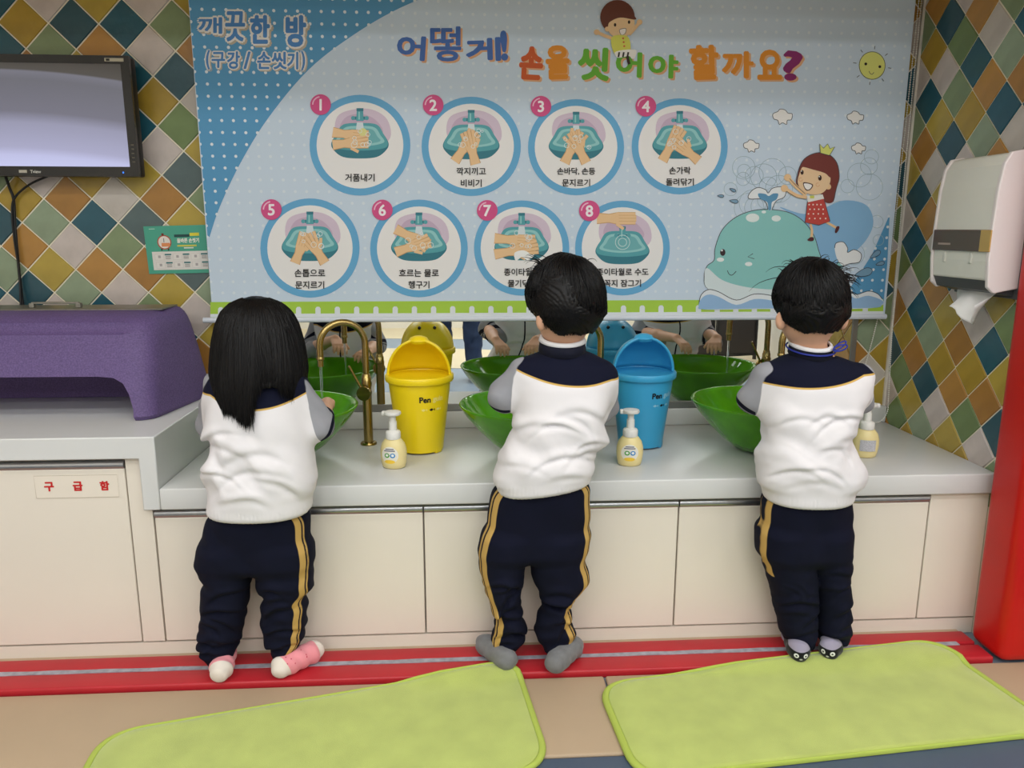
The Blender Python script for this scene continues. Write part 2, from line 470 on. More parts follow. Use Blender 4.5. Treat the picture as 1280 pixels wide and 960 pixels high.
for x, y in PANELS:
    t = empty('ceiling_light', (x, y, CEIL), label='flat white rectangular ceiling light panel above the room', cat='ceiling light', group='ceiling light panels')
    fr = MB()
    for a, b in (((-.58, -.17, -.04), (.58, -.145, 0)), ((-.58, .145, -.04), (.58, .17, 0)), ((-.58, -.145, -.04), (-.555, .145, 0)), ((.555, -.145, -.04), (.58, .145, 0))): fr.box(a, b)
    fr.build('frame', M_PLASTER, t)
    MB().box((-.555, -.145, -.03), (.555, .145, -.02)).build('diffuser', mat('lit_diffuser', (255, 250, 240), 0.6, emit=2.0), t)

# ------------------------------------------------------------------ diamond tiles
def tile_mat(name, rgb, k, rough=0.22):
    m = mat(name, rgb, rough, var=0.16, vscale=k, bump=0.35, bscale=55, bdist=0.0022)
    return m
TM = {'W': [tile_mat('cream_glaze', (202, 193, 184), 9), tile_mat('pinkish_cream_glaze', (206, 194, 188), 12)],
      'Y': [tile_mat('mustard_glaze', (184, 160, 72), 9), tile_mat('deep_mustard_glaze', (176, 146, 58), 12)],
      'G': [tile_mat('sage_glaze', (132, 150, 112), 10), tile_mat('moss_glaze', (116, 138, 88), 9)],
      'L': [tile_mat('pale_sage_glaze', (148, 164, 136), 10)],
      'O': [tile_mat('terracotta_glaze', (184, 136, 70), 9), tile_mat('dark_terracotta_glaze', (172, 124, 62), 11)],
      'T': [tile_mat('teal_glaze', (42, 92, 108), 9), tile_mat('dark_teal_glaze', (50, 88, 100), 11)],
      'S': [tile_mat('slate_glaze', (88, 106, 108), 10)]}
LEFT = {10: {-3: 'T', -1: 'W', 1: 'Y', 3: 'W', 5: 'Y'}, 9: {-2: 'Y', 0: 'T', 2: 'T', 4: 'G', 6: 'O'}, 8: {-3: 'T', -1: 'G', 1: 'O', 3: 'W', 5: 'O'},
        7: {-4: 'W', -2: 'O', 0: 'Y', 2: 'T', 4: 'T', 6: 'G'}, 6: {-3: 'G', -1: 'T', 1: 'W', 3: 'Y', 5: 'W'}, 5: {-4: 'O', -2: 'Y', 0: 'G', 2: 'T', 4: 'G', 6: 'O'},
        4: {-3: 'T', -1: 'O', 1: 'G', 3: 'W', 5: 'Y'}, 3: {-4: 'G', -2: 'W', 0: 'Y', 2: 'Y', 4: 'S', 6: 'W'}, 2: {-3: 'Y', -1: 'O', 1: 'W', 3: 'O', 5: 'G'},
        1: {-4: 'T', -2: 'L', 0: 'T', 2: 'S', 4: 'Y', 6: 'O'}, 0: {-5: 'W', -3: 'O', -1: 'W', 1: 'G', 3: 'W', 5: 'T'}, -1: {-4: 'L', -2: 'Y', 0: 'O', 2: 'O', 4: 'S', 6: 'Y'},
        -2: {-5: 'T', -3: 'T', -1: 'L', 1: 'W', 3: 'Y', 5: 'L'}, -3: {-4: 'W', -2: 'W', 0: 'T', 2: 'G', 4: 'W'}, -4: {-5: 'Y', -3: 'O', -1: 'Y', 1: 'O', 3: 'T', 5: 'Y'},
        -5: {-4: 'G', -2: 'T', 0: 'W', 2: 'Y', 4: 'O'}, -6: {-3: 'W', -1: 'G', 1: 'O', 3: 'L', 5: 'T'}}
STRIP = {11: {34: 'W', 36: 'Y'}, 10: {35: 'O'}, 9: {36: 'W', 34: 'G'}, 8: {35: 'Y'}, 7: {36: 'T', 34: 'W'}, 6: {35: 'Y'}, 5: {36: 'W', 34: 'O'}, 4: {35: 'Y'}, 3: {36: 'T', 34: 'G'}, 2: {35: 'Y'},
         1: {36: 'G', 34: 'W'}, 0: {35: 'W'}, -1: {36: 'Y', 34: 'O'}, -2: {35: 'T'}, -3: {36: 'G', 34: 'Y'}, -4: {35: 'L', 33: 'T'}, -5: {34: 'O', 36: 'Y'}, -6: {35: 'W', 33: 'G'}, -7: {36: 'Y', 34: 'T'}, -8: {35: 'O'}}
RIGHT = {7: {-4: 'G', -2: 'T', 0: 'Y', 2: 'W'}, 6: {-5: 'T', -3: 'O', -1: 'Y', 1: 'G', 3: 'W'}, 5: {-4: 'Y', -2: 'T', 0: 'W', 2: 'O'}, 4: {-5: 'O', -3: 'G', -1: 'O', 1: 'T', 3: 'G'}, 3: {-4: 'T', -2: 'W', 0: 'G', 2: 'Y'},
         2: {-5: 'Y', -3: 'L', -1: 'T', 1: 'W', 3: 'W'}, 1: {-4: 'O', -2: 'O', 0: 'G', 2: 'T'}, 0: {-5: 'T', -3: 'T', -1: 'Y', 1: 'Y', 3: 'G'}, -1: {-4: 'W', -2: 'L', 0: 'T', 2: 'O'},
         -2: {-5: 'G', -3: 'O', -1: 'W', 1: 'W', 3: 'Y'}, -3: {-4: 'Y', -2: 'G', 0: 'Y', 2: 'T'}, -4: {-5: 'W', -3: 'T', -1: 'O', 1: 'O', 3: 'W'}, -5: {-4: 'G', -2: 'Y', 0: 'W', 2: 'T'},
         -6: {-5: 'O', -3: 'W', -1: 'T', 1: 'G', 3: 'G'}, -7: {-4: 'Y', -2: 'W', 0: 'O', 2: 'W'}, -8: {-5: 'G', -3: 'W', -1: 'Y', 1: 'T', 3: 'O'}, -9: {-4: 'T', -2: 'O', 0: 'L', 2: 'Y'},
         -10: {-5: 'Y', -3: 'Y', -1: 'Y', 1: 'O', 3: 'T'}, -11: {-4: 'O', -2: 'O', 0: 'T', 2: 'G'}, -12: {-5: 'T', -3: 'G', -1: 'W', 1: 'Y', 3: 'W'}, -13: {-4: 'W', -2: 'Y', 0: 'L', 2: 'G'}, -14: {-5: 'G', -3: 'Y', -1: 'Y', 1: 'Y', 3: 'O'}}
def clip(poly, ax, lim, sign):
    out = []
    for i in range(len(poly)):
        a, b = poly[i-1], poly[i]; fa, fb = sign*(lim-a[ax]), sign*(lim-b[ax])
        if (fa >= 0) != (fb >= 0):
            t = fa/(fa-fb); out.append((a[0]+(b[0]-a[0])*t, a[1]+(b[1]-a[1])*t))
        if fb >= 0: out.append(b)
    return out
_tmesh = {}
def tile_mesh(hu, hv, gap, clips, to3, name):
    """diamond slab with a soft pillowed edge"""
    key = (name, clips)
    if key in _tmesh: return _tmesh[key]
    P = [(hu-gap, 0), (0, hv-gap), (-hu+gap, 0), (0, -hv+gap)]
    for ax, lim, sg in clips: P = clip(P, ax, lim, sg)
    if len(P) < 3: return None
    c = (sum(p[0] for p in P)/len(P), sum(p[1] for p in P)/len(P))
    n = len(P); v = []
    for k, d in ((1.0, -0.006), (1.0, 0.0005), (0.965, 0.003)):
        v += [to3(c[0]+(p[0]-c[0])*k, c[1]+(p[1]-c[1])*k, d) for p in P]
    f = [tuple(range(2*n, 3*n))]
    for l in (0, 1):
        f += [(l*n+i, l*n+(i+1) % n, (l+1)*n+(i+1) % n, (l+1)*n+i) for i in range(n)]
    me = bpy.data.meshes.new(name); me.from_pydata(v, [], f); me.update()
    bm = bmesh.new(); bm.from_mesh(me); bmesh.ops.recalc_face_normals(bm, faces=bm.faces); bm.to_mesh(me); bm.free()
    me.materials.append(None); _tmesh[key] = me
    return me
def lay_tiles(table, wall, o3, to3, h, lims, name, seed):
    rs = random.Random(seed)
    for j, row in table.items():
        for i, c in row.items():
            loc = o3(i, j); clips = []
            for ax, lim, sg, crd in lims:
                d = lim-loc[crd]
                if abs(d) < h+0.01 and sg*d < h: clips.append((ax, round(d, 4), sg))
                elif sg*d < -h: clips = None; break
            if clips is None: continue
            me = tile_mesh(h, h, 0.0027, tuple(clips), to3, name)
            if me is None: continue
            o = bpy.data.objects.new('tile', me); COL.objects.link(o); o.parent = wall; o.location = loc
            o.location += Vector(to3(0, 0, rs.uniform(-0.0006, 0.0006)))
            o.material_slots[0].link = 'OBJECT'; o.material_slots[0].material = rs.choice(TM[c])
H1, TX0, TZ0 = 0.0702, -1.1155, 1.0435
back3 = lambda u, v, d: (u, -d, v)
lay_tiles(LEFT, wall_back, lambda i, j: Vector((TX0+H1*i, WY+0.004, TZ0+H1*j)), back3, H1, [], 'wall_tile', 3)
lay_tiles(STRIP, wall_back, lambda i, j: Vector((TX0+H1*i, WY+0.004, TZ0+H1*j)), back3, H1, [(0, WX, 1, 0)], 'wall_tile', 4)
right3 = lambda u, v, d: (-d, u, v)
lay_tiles(RIGHT, wall_right, lambda i, j: Vector((WX+0.004, 2.2333+0.069*i, 1.409+0.07015*j)), right3, 0.0695, [(0, WY, 1, 1)], 'side_tile', 5)

# red padded post where the right wall ends
post = empty('padded_post', (1.47, 1.775, 0), label='tall red padded post at the end of the tiled side wall', cat='post')
bm = MB()
bm.box((-0.105, -0.068, 0.0), (0.22, 0.066, 2.2), 0.03, 4)
o = bm.build('padding', M_REDPOST, post, smooth=True, angle=60)
MB().box((-0.09, -0.055, 2.2), (0.2, 0.066, CEIL)).build('post_core', M_PLASTER, post)

# ------------------------------------------------------------------ cabinets + worktop
M_DOOR = mat('cream_laminate', (233, 224, 211), 0.32, var=0.015, vscale=4)
M_CARC = mat('cream_carcass', (222, 212, 198), 0.4)
M_TOP = mat('white_solid_surface', (216, 216, 215), 0.3, var=0.015, vscale=5)
M_ALU = mat('brushed_aluminium', (178, 180, 184), 0.28, metal=0.9)
M_DARKGAP = mat('dark_recess', (60, 56, 52), 0.8)
def cabinet(x0, x1, ztop, label, hz):
    w_ = x1-x0
    t = empty('base_cabinet', ((x0+x1)/2, CF, 0.0), label=label, cat='cabinet')
    body = MB()
    body.box((-w_/2+0.0005, 0.022, 0.036), (w_/2-0.0005, 0.52, ztop-0.002))
    body.build('body', M_CARC, t)
    MB().box((-w_/2, 0.002, -0.010), (w_/2, 0.05, 0.0345)).build('plinth', M_DOOR, t)
    d = MB().box((-w_/2+0.002, 0.0, 0.0395), (w_/2-0.002, 0.019, hz-0.001), 0.0015, 1).build('door', M_DOOR, t)
    p = MB()                                    # rounded finger-pull rail along the top of the door
    prof = [(0.0, hz), (-0.003, hz+0.004), (-0.004, hz+0.010), (-0.002, hz+0.016), (0.003, hz+0.019), (0.010, hz+0.019), (0.010, hz+0.016), (0.016, hz+0.010), (0.019, hz)]
    p.prism([(-w_/2+0.002, y, z) for y, z in prof], (w_-0.004, 0, 0))
    p.build('handle', M_ALU, d, smooth=True, angle=50)
    return t
ZB = ZC-0.056
XS = [at(191.7, 640, Y=CF).x, at(529, 632, Y=CF).x, at(849, 628, Y=CF).x, at(1162, 630, Y=CF).x]
ZU = 0.597
c_tall = cabinet(-1.62, at(155, 574, Y=CF).x, ZU-0.056, 'taller cream cabinet with a red lettered sticker under the purple cover', 0.512)
labels = ['low cream cabinet behind the girl with long hair', 'low cream cabinet behind the boy in grey socks', 'low cream cabinet behind the boy in dark animal socks, next to the red post']
for i in range(3): cabinet(XS[i], XS[i+1], ZB, labels[i], 0.380)
fp = empty('filler_panel', ((XS[3]+WX)/2, CF, 0), label='narrow cream filler panel between the last cabinet and red post', cat='panel')
MB().box((-(WX-XS[3])/2+0.002, 0, 0.0395), ((WX-XS[3])/2, 0.4, ZB-0.002), 0.0015, 1).build('board', M_DOOR, fp)
MB().box((-(WX-XS[3])/2, 0.002, -0.01), ((WX-XS[3])/2, 0.05, 0.0345)).build('plinth', M_DOOR, fp)
xe = at(155, 574, Y=CF).x
st = empty('end_panel', ((xe+XS[0])/2, CF, 0), label='cream upright panel where the tall cabinet meets the low row', cat='panel')
_mx = (xe+XS[0])/2
MB().prism([(xe+0.002-_mx, 0, 0.0395), (XS[0]-0.002-_mx, 0, 0.0395), (XS[0]-0.002-_mx, 0, ZB-0.002), (-0.808-_mx, 0, ZB-0.002), (-0.808-_mx, 0, ZU-0.058), (xe+0.002-_mx, 0, ZU-0.058)], (0, 0.5, 0)).build('board', M_DOOR, st)
MB().box((-(XS[0]-xe)/2, 0.002, -0.01), ((XS[0]-xe)/2, 0.05, 0.0345)).build('plinth', M_DOOR, st)
# sticker
c0 = at(96, 608, Y=CF)
sk = MB().box((-0.102, -0.0008, -0.030), (0.102, 0.0, 0.030)).build('first_aid_sticker', mat('clear_sticker', (236, 226, 212), 0.25), label='rectangular sticker with red lettering on the taller cabinet door', cat='sticker')
sk.location = (c0.x, CF-0.0002, c0.z)
ik = Ink(lambda u, v, l: (u, -0.0012-0.0002*l, v))
for ch, x in (('구', -0.066), ('급', 0.003), ('함', 0.068)):
    ik = Ink(lambda u, v, l: (u, -0.0012-0.0002*l, v)); ik.text(ch, (x, 0.001), (200, 40, 40), h=0.025, bold=0.05, down=False); ik.build('letter', sk)
ik = Ink(lambda u, v, l: (u, -0.0009, v)); ik.stroke([(-.1, -.029), (.1, -.029), (.1, .029), (-.1, .029)], 0.0012, (190, 178, 160), smooth=False, closed=True); ik.build('border', sk)

xl = -0.764                                   # right face of the raised end
y0_ = CF-0.02
wt = wroot('worktop', (0.3, 2.15, ZC), label='long low white worktop carrying the three green basins', cat='worktop')
MB().box((xl+0.0006, y0_, ZC-0.056), (WX-0.001, WY-0.002, ZC-0.0002), 0.004, 3).build('slab', M_TOP, wt, smooth=True)
MB().box((xl+0.001, WY-0.022, ZC+0.0003), (WX-0.002, WY-0.001, ZC+0.055), 0.002, 2).build('backsplash', M_TOP, smooth=True, label='low white upstand along the back of the basin worktop', cat='backsplash')
wu = wroot('raised_worktop', (-1.2, 2.15, ZU), label='raised white worktop with a stepped end under the purple cover', cat='worktop')
MB().prism([(-1.70, y0_, ZU-0.056), (xl-0.042, y0_, ZU-0.056), (xl-0.042, y0_, ZC-0.056), (xl, y0_, ZC-0.056), (xl, y0_, ZU), (-1.70, y0_, ZU)], (0, WY-0.002-y0_, 0)).build('slab', M_TOP, wu, smooth=True, bev=0.003, bseg=2)
MB().box((-1.70, WY-0.022, ZU+0.0003), (xl-0.001, WY-0.001, ZU+0.05), 0.002, 2).build('backsplash', M_TOP, wu, smooth=True)

# ------------------------------------------------------------------ mirror
MIRX0, MIRX1 = -0.73, at(1066, 450, Y=WY).x
mr_ = wroot('mirror', ((MIRX0+MIRX1)/2, WY, ZC+0.055), label='wide mirror behind the sinks under the printed blind', cat='mirror')
M_MIR = mat('mirror_silver', (236, 240, 238), 0.01, metal=1.0)
MB().box((MIRX0+0.004, WY-0.012, ZC+0.078), (MIRX1-0.018, WY-0.002, 1.70)).build('glass', M_MIR, mr_)
fr = MB(); fr.box((MIRX0, WY-0.016, ZC+0.056), (MIRX1, WY-0.001, ZC+0.079), 0.002, 1)
fr.box((MIRX1-0.019, WY-0.016, ZC+0.079), (MIRX1, WY-0.001, 1.70), 0.002, 1).box((MIRX0, WY-0.016, ZC+0.079), (MIRX0+0.006, WY-0.001, 1.70))
fr.build('frame', mat('satin_aluminium', (150, 150, 150), 0.35, metal=0.8), mr_)
# ================================================================== printed roller blind
def BP(px, py):                     # point of the print, measured on the blind's plane
    p = at(px, py, Y=YB); return (p.x, p.z)
PXM = (BP(701, 200)[0]-BP(700, 200)[0])      # metres per photo pixel on the blind
bpos = lambda u, v, l: (u, YB-0.0006-0.00005*l, v)
class PInk(Ink):
    """print whose coordinates are photo pixels carried onto the blind"""
    def __init__(s, base=0):
        super().__init__(lambda u, v, l: (BP(u, v)[0], YB-0.0006-0.00005*l, BP(u, v)[1])); s.n = base
BL, BRt, BB = BP(250, 190)[0], BP(1126, 190)[0], BP(500, 399)[1]
BT = BULK_Z-0.022
blind = wroot('roller_blind', ((BL+BRt)/2, YB, BB), label='wide printed blue roller blind with hand-washing pictures hanging over the mirror', cat='blind')
def dotted(name, base, dot, pitch=0.0405, r=0.0044):
    m = mat(name, base, 0.6, spec=0.3)
    N, L = nt(m); b = N['Principled BSDF']
    tc = N.new('ShaderNodeTexCoord'); sp = N.new('ShaderNodeSeparateXYZ'); L.new(tc.outputs['Object'], sp.inputs[0])
    def mth(op, a, b_=None):
        n = N.new('ShaderNodeMath'); n.operation = op
        for i, q in enumerate((a, b_)):
            if q is None: continue
            if isinstance(q, (int, float)): n.inputs[i].default_value = q
            else: L.new(q, n.inputs[i])
        return n.outputs[0]
    u = mth('PINGPONG', sp.outputs['X'], pitch/2); v = mth('PINGPONG', sp.outputs['Z'], pitch/2)
    d = mth('SQRT', mth('ADD', mth('POWER', u, 2.0), mth('POWER', v, 2.0)))
    k = mth('LESS_THAN', d, r)
    mx = N.new('ShaderNodeMix'); mx.data_type = 'RGBA'; mx.inputs['A'].default_value = lin(base); mx.inputs['B'].default_value = lin(dot)
    L.new(k, mx.inputs['Factor']); L.new(mx.outputs['Result'], b.inputs['Base Color'])
    return m
M_CLOTH = dotted('pale_blue_dotted_cloth', (203, 219, 236), (218, 229, 240), 0.0335)
M_CLOTHB = dotted('blue_dotted_cloth', (92, 156, 200), (226, 234, 240), 0.0335)
MB().box((BL, YB, BB), (BRt, YB+0.0012, BT)).build('cloth', M_CLOTH, blind)
MB().tube([(BL-0.028, YB, BB), (BRt+0.004, YB, BB)], 0.0085, 16).build('bottom_rail', mat('white_enamel_rail', (214, 220, 232), 0.3), blind, smooth=True)
MB().tube([(BL-0.01, YB+0.012, BT), (BRt+0.005, YB+0.012, BT)], 0.018, 16).build('roller', mat('white_roller', (215, 215, 215), 0.4), blind, smooth=True)
# blue corners
def bp_poly(name, pts, m, lay):
    p = [BP(*q) for q in pts]
    tr = tessellate_polygon([[Vector((a, b, 0)) for a, b in p]])
    return pyd(name, [bpos(a, b, lay) for a, b in p], [tuple(t) for t in tr], m, blind)
arc = [(q.x, q.y) for q in spline([(262, 296, 0), (275, 258, 0), (300, 205, 0), (335, 148, 0), (385, 88, 0), (440, 45, 0), (500, 10, 0), (580, -22, 0), (660, -48, 0)], 6, False)]
c_tl = at(0, 0, Y=YB)
bp_poly('blue_corner', [(226, -60), (236, 0), (248, 150)]+[(259.5, 296)]+arc+[(660, -60)], M_CLOTHB, 1)
bp_poly('blue_corner', [(1109, 330), (1104.5, 377), (1050, 377), (1068, 352), (1090, 318), (1112, 268)], M_CLOTHB, 1)
# green band with the white fence
gi = PInk(1)
yl = lambda x, a: a-(x-265)*0.0042
def band(y0, y1, rgb, x0=263, x1=1104): gi.poly([(x0, yl(x0, y0)), (x1, yl(x1, y0)), (x1, yl(x1, y1)), (x0, yl(x0, y1))], rgb)
band(377.5, 396, (168, 206, 74))
band(392.5, 400, (222, 228, 234)); band(396.6, 397.3, (160, 190, 120))
gi.build('green_band', blind)
x = 276.0
while x < 1100:
    pk = PInk(4); yy = yl(x, 384)
    pk.poly([(x-3.3, yy+10), (x-3.3, yy+2), (x-1.6, yy), (x+1.6, yy), (x+3.3, yy+2), (x+3.3, yy+10)], (222, 228, 234)); pk.build('fence_picket', blind)
    x += 24.4-(x-276)*0.0018
# --- lettering
def letter(ch, x, y, w, h, rgb, bold=0.045, rot=0, back=(222, 170, 128), off=(2.4, 2.2), outline=None, name='letter'):
    k = PInk(5)
    if outline:
        k.text(ch, (x+off[0], y+off[1]), (190, 178, 160), w+outline*2, h+outline*2, bold=bold+outline/h, rot=rot)
        k.text(ch, (x, y), (228, 226, 222), w+outline*2, h+outline*2, bold=bold+outline/h, rot=rot)
    else: k.text(ch, (x+off[0], y+off[1]), back, w, h, bold=bold, rot=rot)
    k.text(ch, (x, y), rgb, w, h, bold=bold, rot=rot)
    return k.build(name, blind)
NB, OG, GR, RD, PU, BR_ = (70, 108, 178), (222, 142, 44), (104, 176, 54), (204, 92, 44), (136, 40, 104), (78, 134, 196)
for ch, x, y, w_, h_, c, rt, *bo in (('어', 514, 60, 36, 31, NB, 4), ('떻', 557, 55, 39, 44, NB, 0, .022), ('게', 604, 62, 44, 30, NB, -2), ('!', 630, 57, 9, 38, NB, -3),
        ('손', 664, 79, 30, 42, RD, 3), ('을', 697, 78, 30, 43, OG, -2), ('씻', 742, 80, 40, 42, GR, 3), ('어', 786, 81, 33, 32, GR, 2), ('야', 829, 83, 38, 30, GR, 2),
        ('할', 880, 78, 37, 44, OG, -2), ('까', 922, 81, 40, 34, OG, 0), ('요', 962, 81, 31, 38, OG, 0), ('?', 991, 82, 25, 38, PU, 0)):
    letter(ch, x, y, w_, h_, c, rot=-rt, bold=bo[0] if bo else 0.045)
for ch, x, y, w_, h_ in (('깨', 263, 32, 30, 21), ('끗', 294, 33, 25, 38), ('한', 325, 37, 25, 36), ('방', 370, 39, 26, 40)):
    letter(ch, x, y, w_, h_, BR_, outline=2.4, bold=0.028 if ch == '끗' else 0.04)
for ch, x, w_, h_ in (('(', 260, 5, 24), ('구', 273, 17, 20), ('강', 292, 16, 22), ('/', 309, 9, 22), ('손', 330, 17, 22), ('씻', 349, 19, 22), ('기', 366, 14, 22), (')', 379, 5, 24)):
    letter(ch, x, 75.5+(x-319)*0.01, w_, h_, BR_, outline=1.6, bold=0.03, off=(1.6, 1.4))
# --- the eight steps
SKIN, SKIND, TEAL, TEALD, TEALL = (236, 198, 152), (206, 158, 108), (88, 164, 174), (56, 124, 140), (150, 204, 206)
def hand(k, wrist, tip, w_=13, spread=9, n=4):
    """forearm and hand with fingers, pointing from wrist to tip"""
    a, b = Vector((wrist[0], wrist[1], 0)), Vector((tip[0], tip[1], 0)); d = (b-a); L_ = d.length; d.normalize(); nn = Vector((-d.y, d.x, 0))
    pal = a+d*L_*0.55
    k.stroke([a, a+d*L_*0.3, pal], [w_*1.02, w_*0.8, w_*1.15], SKIND, smooth=False)
    k.stroke([a, a+d*L_*0.3, pal], [w_*0.9, w_*0.68, w_*1.05], SKIN, smooth=False)
    k.disc((pal.x, pal.y), w_*0.56, SKIN, n=16)
    for i in range(n):
        o_ = (i-(n-1)/2)/(n-1)
        s_ = pal+nn*o_*w_*0.8; e_ = b+nn*o_*spread*1.6-d*abs(o_)*3
        k.stroke([s_, (s_+e_)/2, e_], 4.4, SKIND, smooth=False); k.stroke([s_, (s_+e_)/2, e_], 3.5, SKIN, smooth=False)
    th = pal+nn*w_*0.5-d*3; te = pal+nn*w_*0.95+d*6
    k.stroke([th, te], 3.8, SKIN, smooth=False)
STEPS = [(450, 181.5, 63, '거품내기', None), (589, 183, 62, '깍지끼고', '비비기'), (720, 184, 60, '손바닥, 손등', '문지르기'), (849.5, 183, 60, '손가락', '돌려닦기'),
         (387.5, 310, 62, '손톱으로', '문지르기'), (523.7, 310.5, 61, '흐르는 물로', '헹구기'), (652, 310, 59.5, '종이타월로', '물기닦기'), (778, 310, 59.2, '종이타월로 수도', '꼭지 잠그기')]
BADGE = [(401, 131), (541.5, 131.5), (676, 133), (807, 133), (339.5, 262), (478, 262.5), (609, 263), (736.5, 263.5)]
for i, (cx, cy, r_, t1, t2) in enumerate(STEPS):
    pn = PInk(6)
    pn.disc((cx, cy), r_*0.90, (238, 236, 236), n=56)
    pn.ring((cx, cy), r_*0.86, r_, (104, 172, 216))
    panel = pn.build('step_circle', blind)
    il = PInk(10); s_ = r_/62.0
    Q = lambda x, y: (cx+x*s_*0.93, cy-5.5+y*s_*0.87)
    QL = lambda L_: [Q(*q) for q in L_]
    # soft mauve wash, basin, tap, water
    il.blob(QL([(-32, -8), (-30, -34), (-10, -44), (16, -44), (36, -30), (40, -4), (20, 10), (-15, 10)]), (214, 196, 214))
    il.blob(QL([(-26, -12), (-20, -32), (0, -38), (20, -30), (30, -10), (0, 4)]), (198, 174, 198))
    by = 6 if i == 7 else 0
    il.blob(QL([(-22, -23+by), (0, -25+by), (22, -23+by), (31, -10+by), (38, 4+by), (34, 14+by), (22, 23+by), (0, 25+by), (-22, 23+by), (-34, 14+by), (-38, 4+by), (-31, -10+by)]), TEALD)
    il.blob(QL([(-22, -23+by), (0, -25+by), (22, -23+by), (31, -10+by), (37, 4+by), (30, 11+by), (0, 14+by), (-30, 11+by), (-37, 4+by), (-31, -10+by)]), TEAL)
    il.blob(QL([(-19, -19+by), (0, -21+by), (19, -19+by), (27, -8+by), (31, 3+by), (0, 8+by), (-31, 3+by), (-27, -8+by)]), TEALL)
    il.blob(QL([(-16, -16+by), (0, -17+by), (16, -16+by), (23, -6+by), (26, 1+by), (0, 5+by), (-26, 1+by), (-23, -6+by)]), (112, 178, 184))
    if i != 7:
        il.poly(QL([(-4, -26), (4, -26), (6, -8), (-6, -8)]), (214, 226, 232))
    ty = -46 if i != 7 else -26
    il.stroke(QL([(-9, ty+14), (9, ty+14)]), 4*s_, TEALD, smooth=False); il.disc(Q(-9, ty+14), 2.6*s_, TEAL, n=12); il.disc(Q(9, ty+14), 2.6*s_, TEAL, n=12)
    il.poly(QL([(-4, ty), (4, ty), (5, ty+18), (-5, ty+18)]), TEAL); il.poly(QL([(-4.6, ty), (4.6, ty), (4.6, ty+4), (-4.6, ty+4)]), TEALD)
    il.poly(QL([(-2, ty+5), (0, ty+5), (0, ty+16), (-2, ty+16)]), TEALL)
    if i == 0:
        hand(il, Q(-36, -12), Q(12, -4)); hand(il, Q(-36, 6), Q(12, 0)); il.disc(Q(4, -12), 5*s_, (226, 222, 150), n=14)
    elif i == 1:
        hand(il, Q(-22, 28), Q(6, -16)); hand(il, Q(6, 32), Q(-6, -16))
    elif i == 2:
        hand(il, Q(-16, 30), Q(6, -18), spread=13); hand(il, Q(14, 30), Q(-8, -16), spread=13)
    elif i == 3:
        hand(il, Q(-24, 28), Q(2, -22)); hand(il, Q(26, 28), Q(-8, -2))
    elif i == 4:
        hand(il, Q(-20, 28), Q(-4, -16)); hand(il, Q(20, 28), Q(-4, -14), spread=11)
    elif i == 5:
        hand(il, Q(-32, -22), Q(14, 4)); hand(il, Q(-32, 12), Q(16, -6))
    elif i == 6:
        il.blob(QL([(-12, 0), (4, -12), (16, -4), (20, 8), (14, 22), (4, 16), (-6, 24), (-14, 12)]), (240, 240, 240))
        hand(il, Q(-38, -8), Q(20, -2)); hand(il, Q(-38, 16), Q(24, 4))
        il.blob(QL([(-10, 14), (2, 10), (12, 16), (10, 26), (0, 20), (-8, 26)]), (244, 244, 244))
    else:
        il.blob(QL([(-14, -48), (0, -54), (14, -46), (18, -36), (8, -30), (-4, -36)]), (236, 236, 236))
        hand(il, Q(-36, -38), Q(20, -38), w_=14, spread=7)
        for rr in (5, 9): il.ring(Q(0, -2), rr*s_, (rr+0.8)*s_, (206, 228, 228), n=24)
    rs = random.Random(i)
    if i < 7:
        for q in range(9):
            c_ = Q(rs.uniform(-16, 18), rs.uniform(-16, 8)); rr = rs.uniform(1.6, 4)*s_
            il.ring(c_, rr-0.6, rr, (232, 240, 242), n=14)
    il.build('illustration', panel)
    cp = PInk(60)
    if t2:
        cp.text(t1, (cx, cy+31.2*s_), (40, 40, 44), h=9.6*s_, bold=0.02); panel_t = cp.build('caption', panel)
        cp = PInk(60); cp.text(t2, (cx, cy+46*s_), (40, 40, 44), h=9.6*s_, bold=0.02); cp.build('caption', panel)
    else:
        cp.text(t1, (cx, cy+40*s_), (40, 40, 44), h=9.8, bold=0.02); cp.build('caption', panel)
    bx, by_ = BADGE[i]; bd = PInk(60)
    bd.disc((bx, by_), 12.9, (214, 84, 140), n=36); bd.ring((bx, by_), 9, 10.6, (240, 190, 214), n=14, a0=180, a1=262)
    bd.text(str(i+1), (bx, by_+0.3), (246, 240, 244), h=14.5, bold=0.035); bd.build('number_badge', panel)
# --- pictures at the right: child riding a whale, sun, clouds, drops
INK = (70, 74, 84)
def G(x, y): return (870+x/4.0, 160+y/4.0)
GL = lambda L_: [G(*q) for q in L_]
def drawn(name, fn, base):
    k = PInk(base); fn(k); return k.build(name, blind)
def f_sun(k):
    k.disc((1090, 82), 16.6, (86, 92, 70), ry=17.6, n=36); k.disc((1090, 82), 15.8, (226, 228, 130), ry=16.8, n=36)
    k.disc((1082, 80), 1.8, (50, 44, 40), n=12); k.disc((1099.5, 83.5), 1.8, (50, 44, 40), n=12)
    k.stroke([(1086, 89), (1087.5, 92), (1090, 93), (1092, 90.5)], 0.7, INK)
    for a in range(8):
        q = R(a*45+8); k.stroke([(1090+20*math.cos(q), 82+20.5*math.sin(q)), (1090+24*math.cos(q), 82+24.5*math.sin(q))], 0.8, INK, smooth=False)
drawn('printed_sun', f_sun, 8)
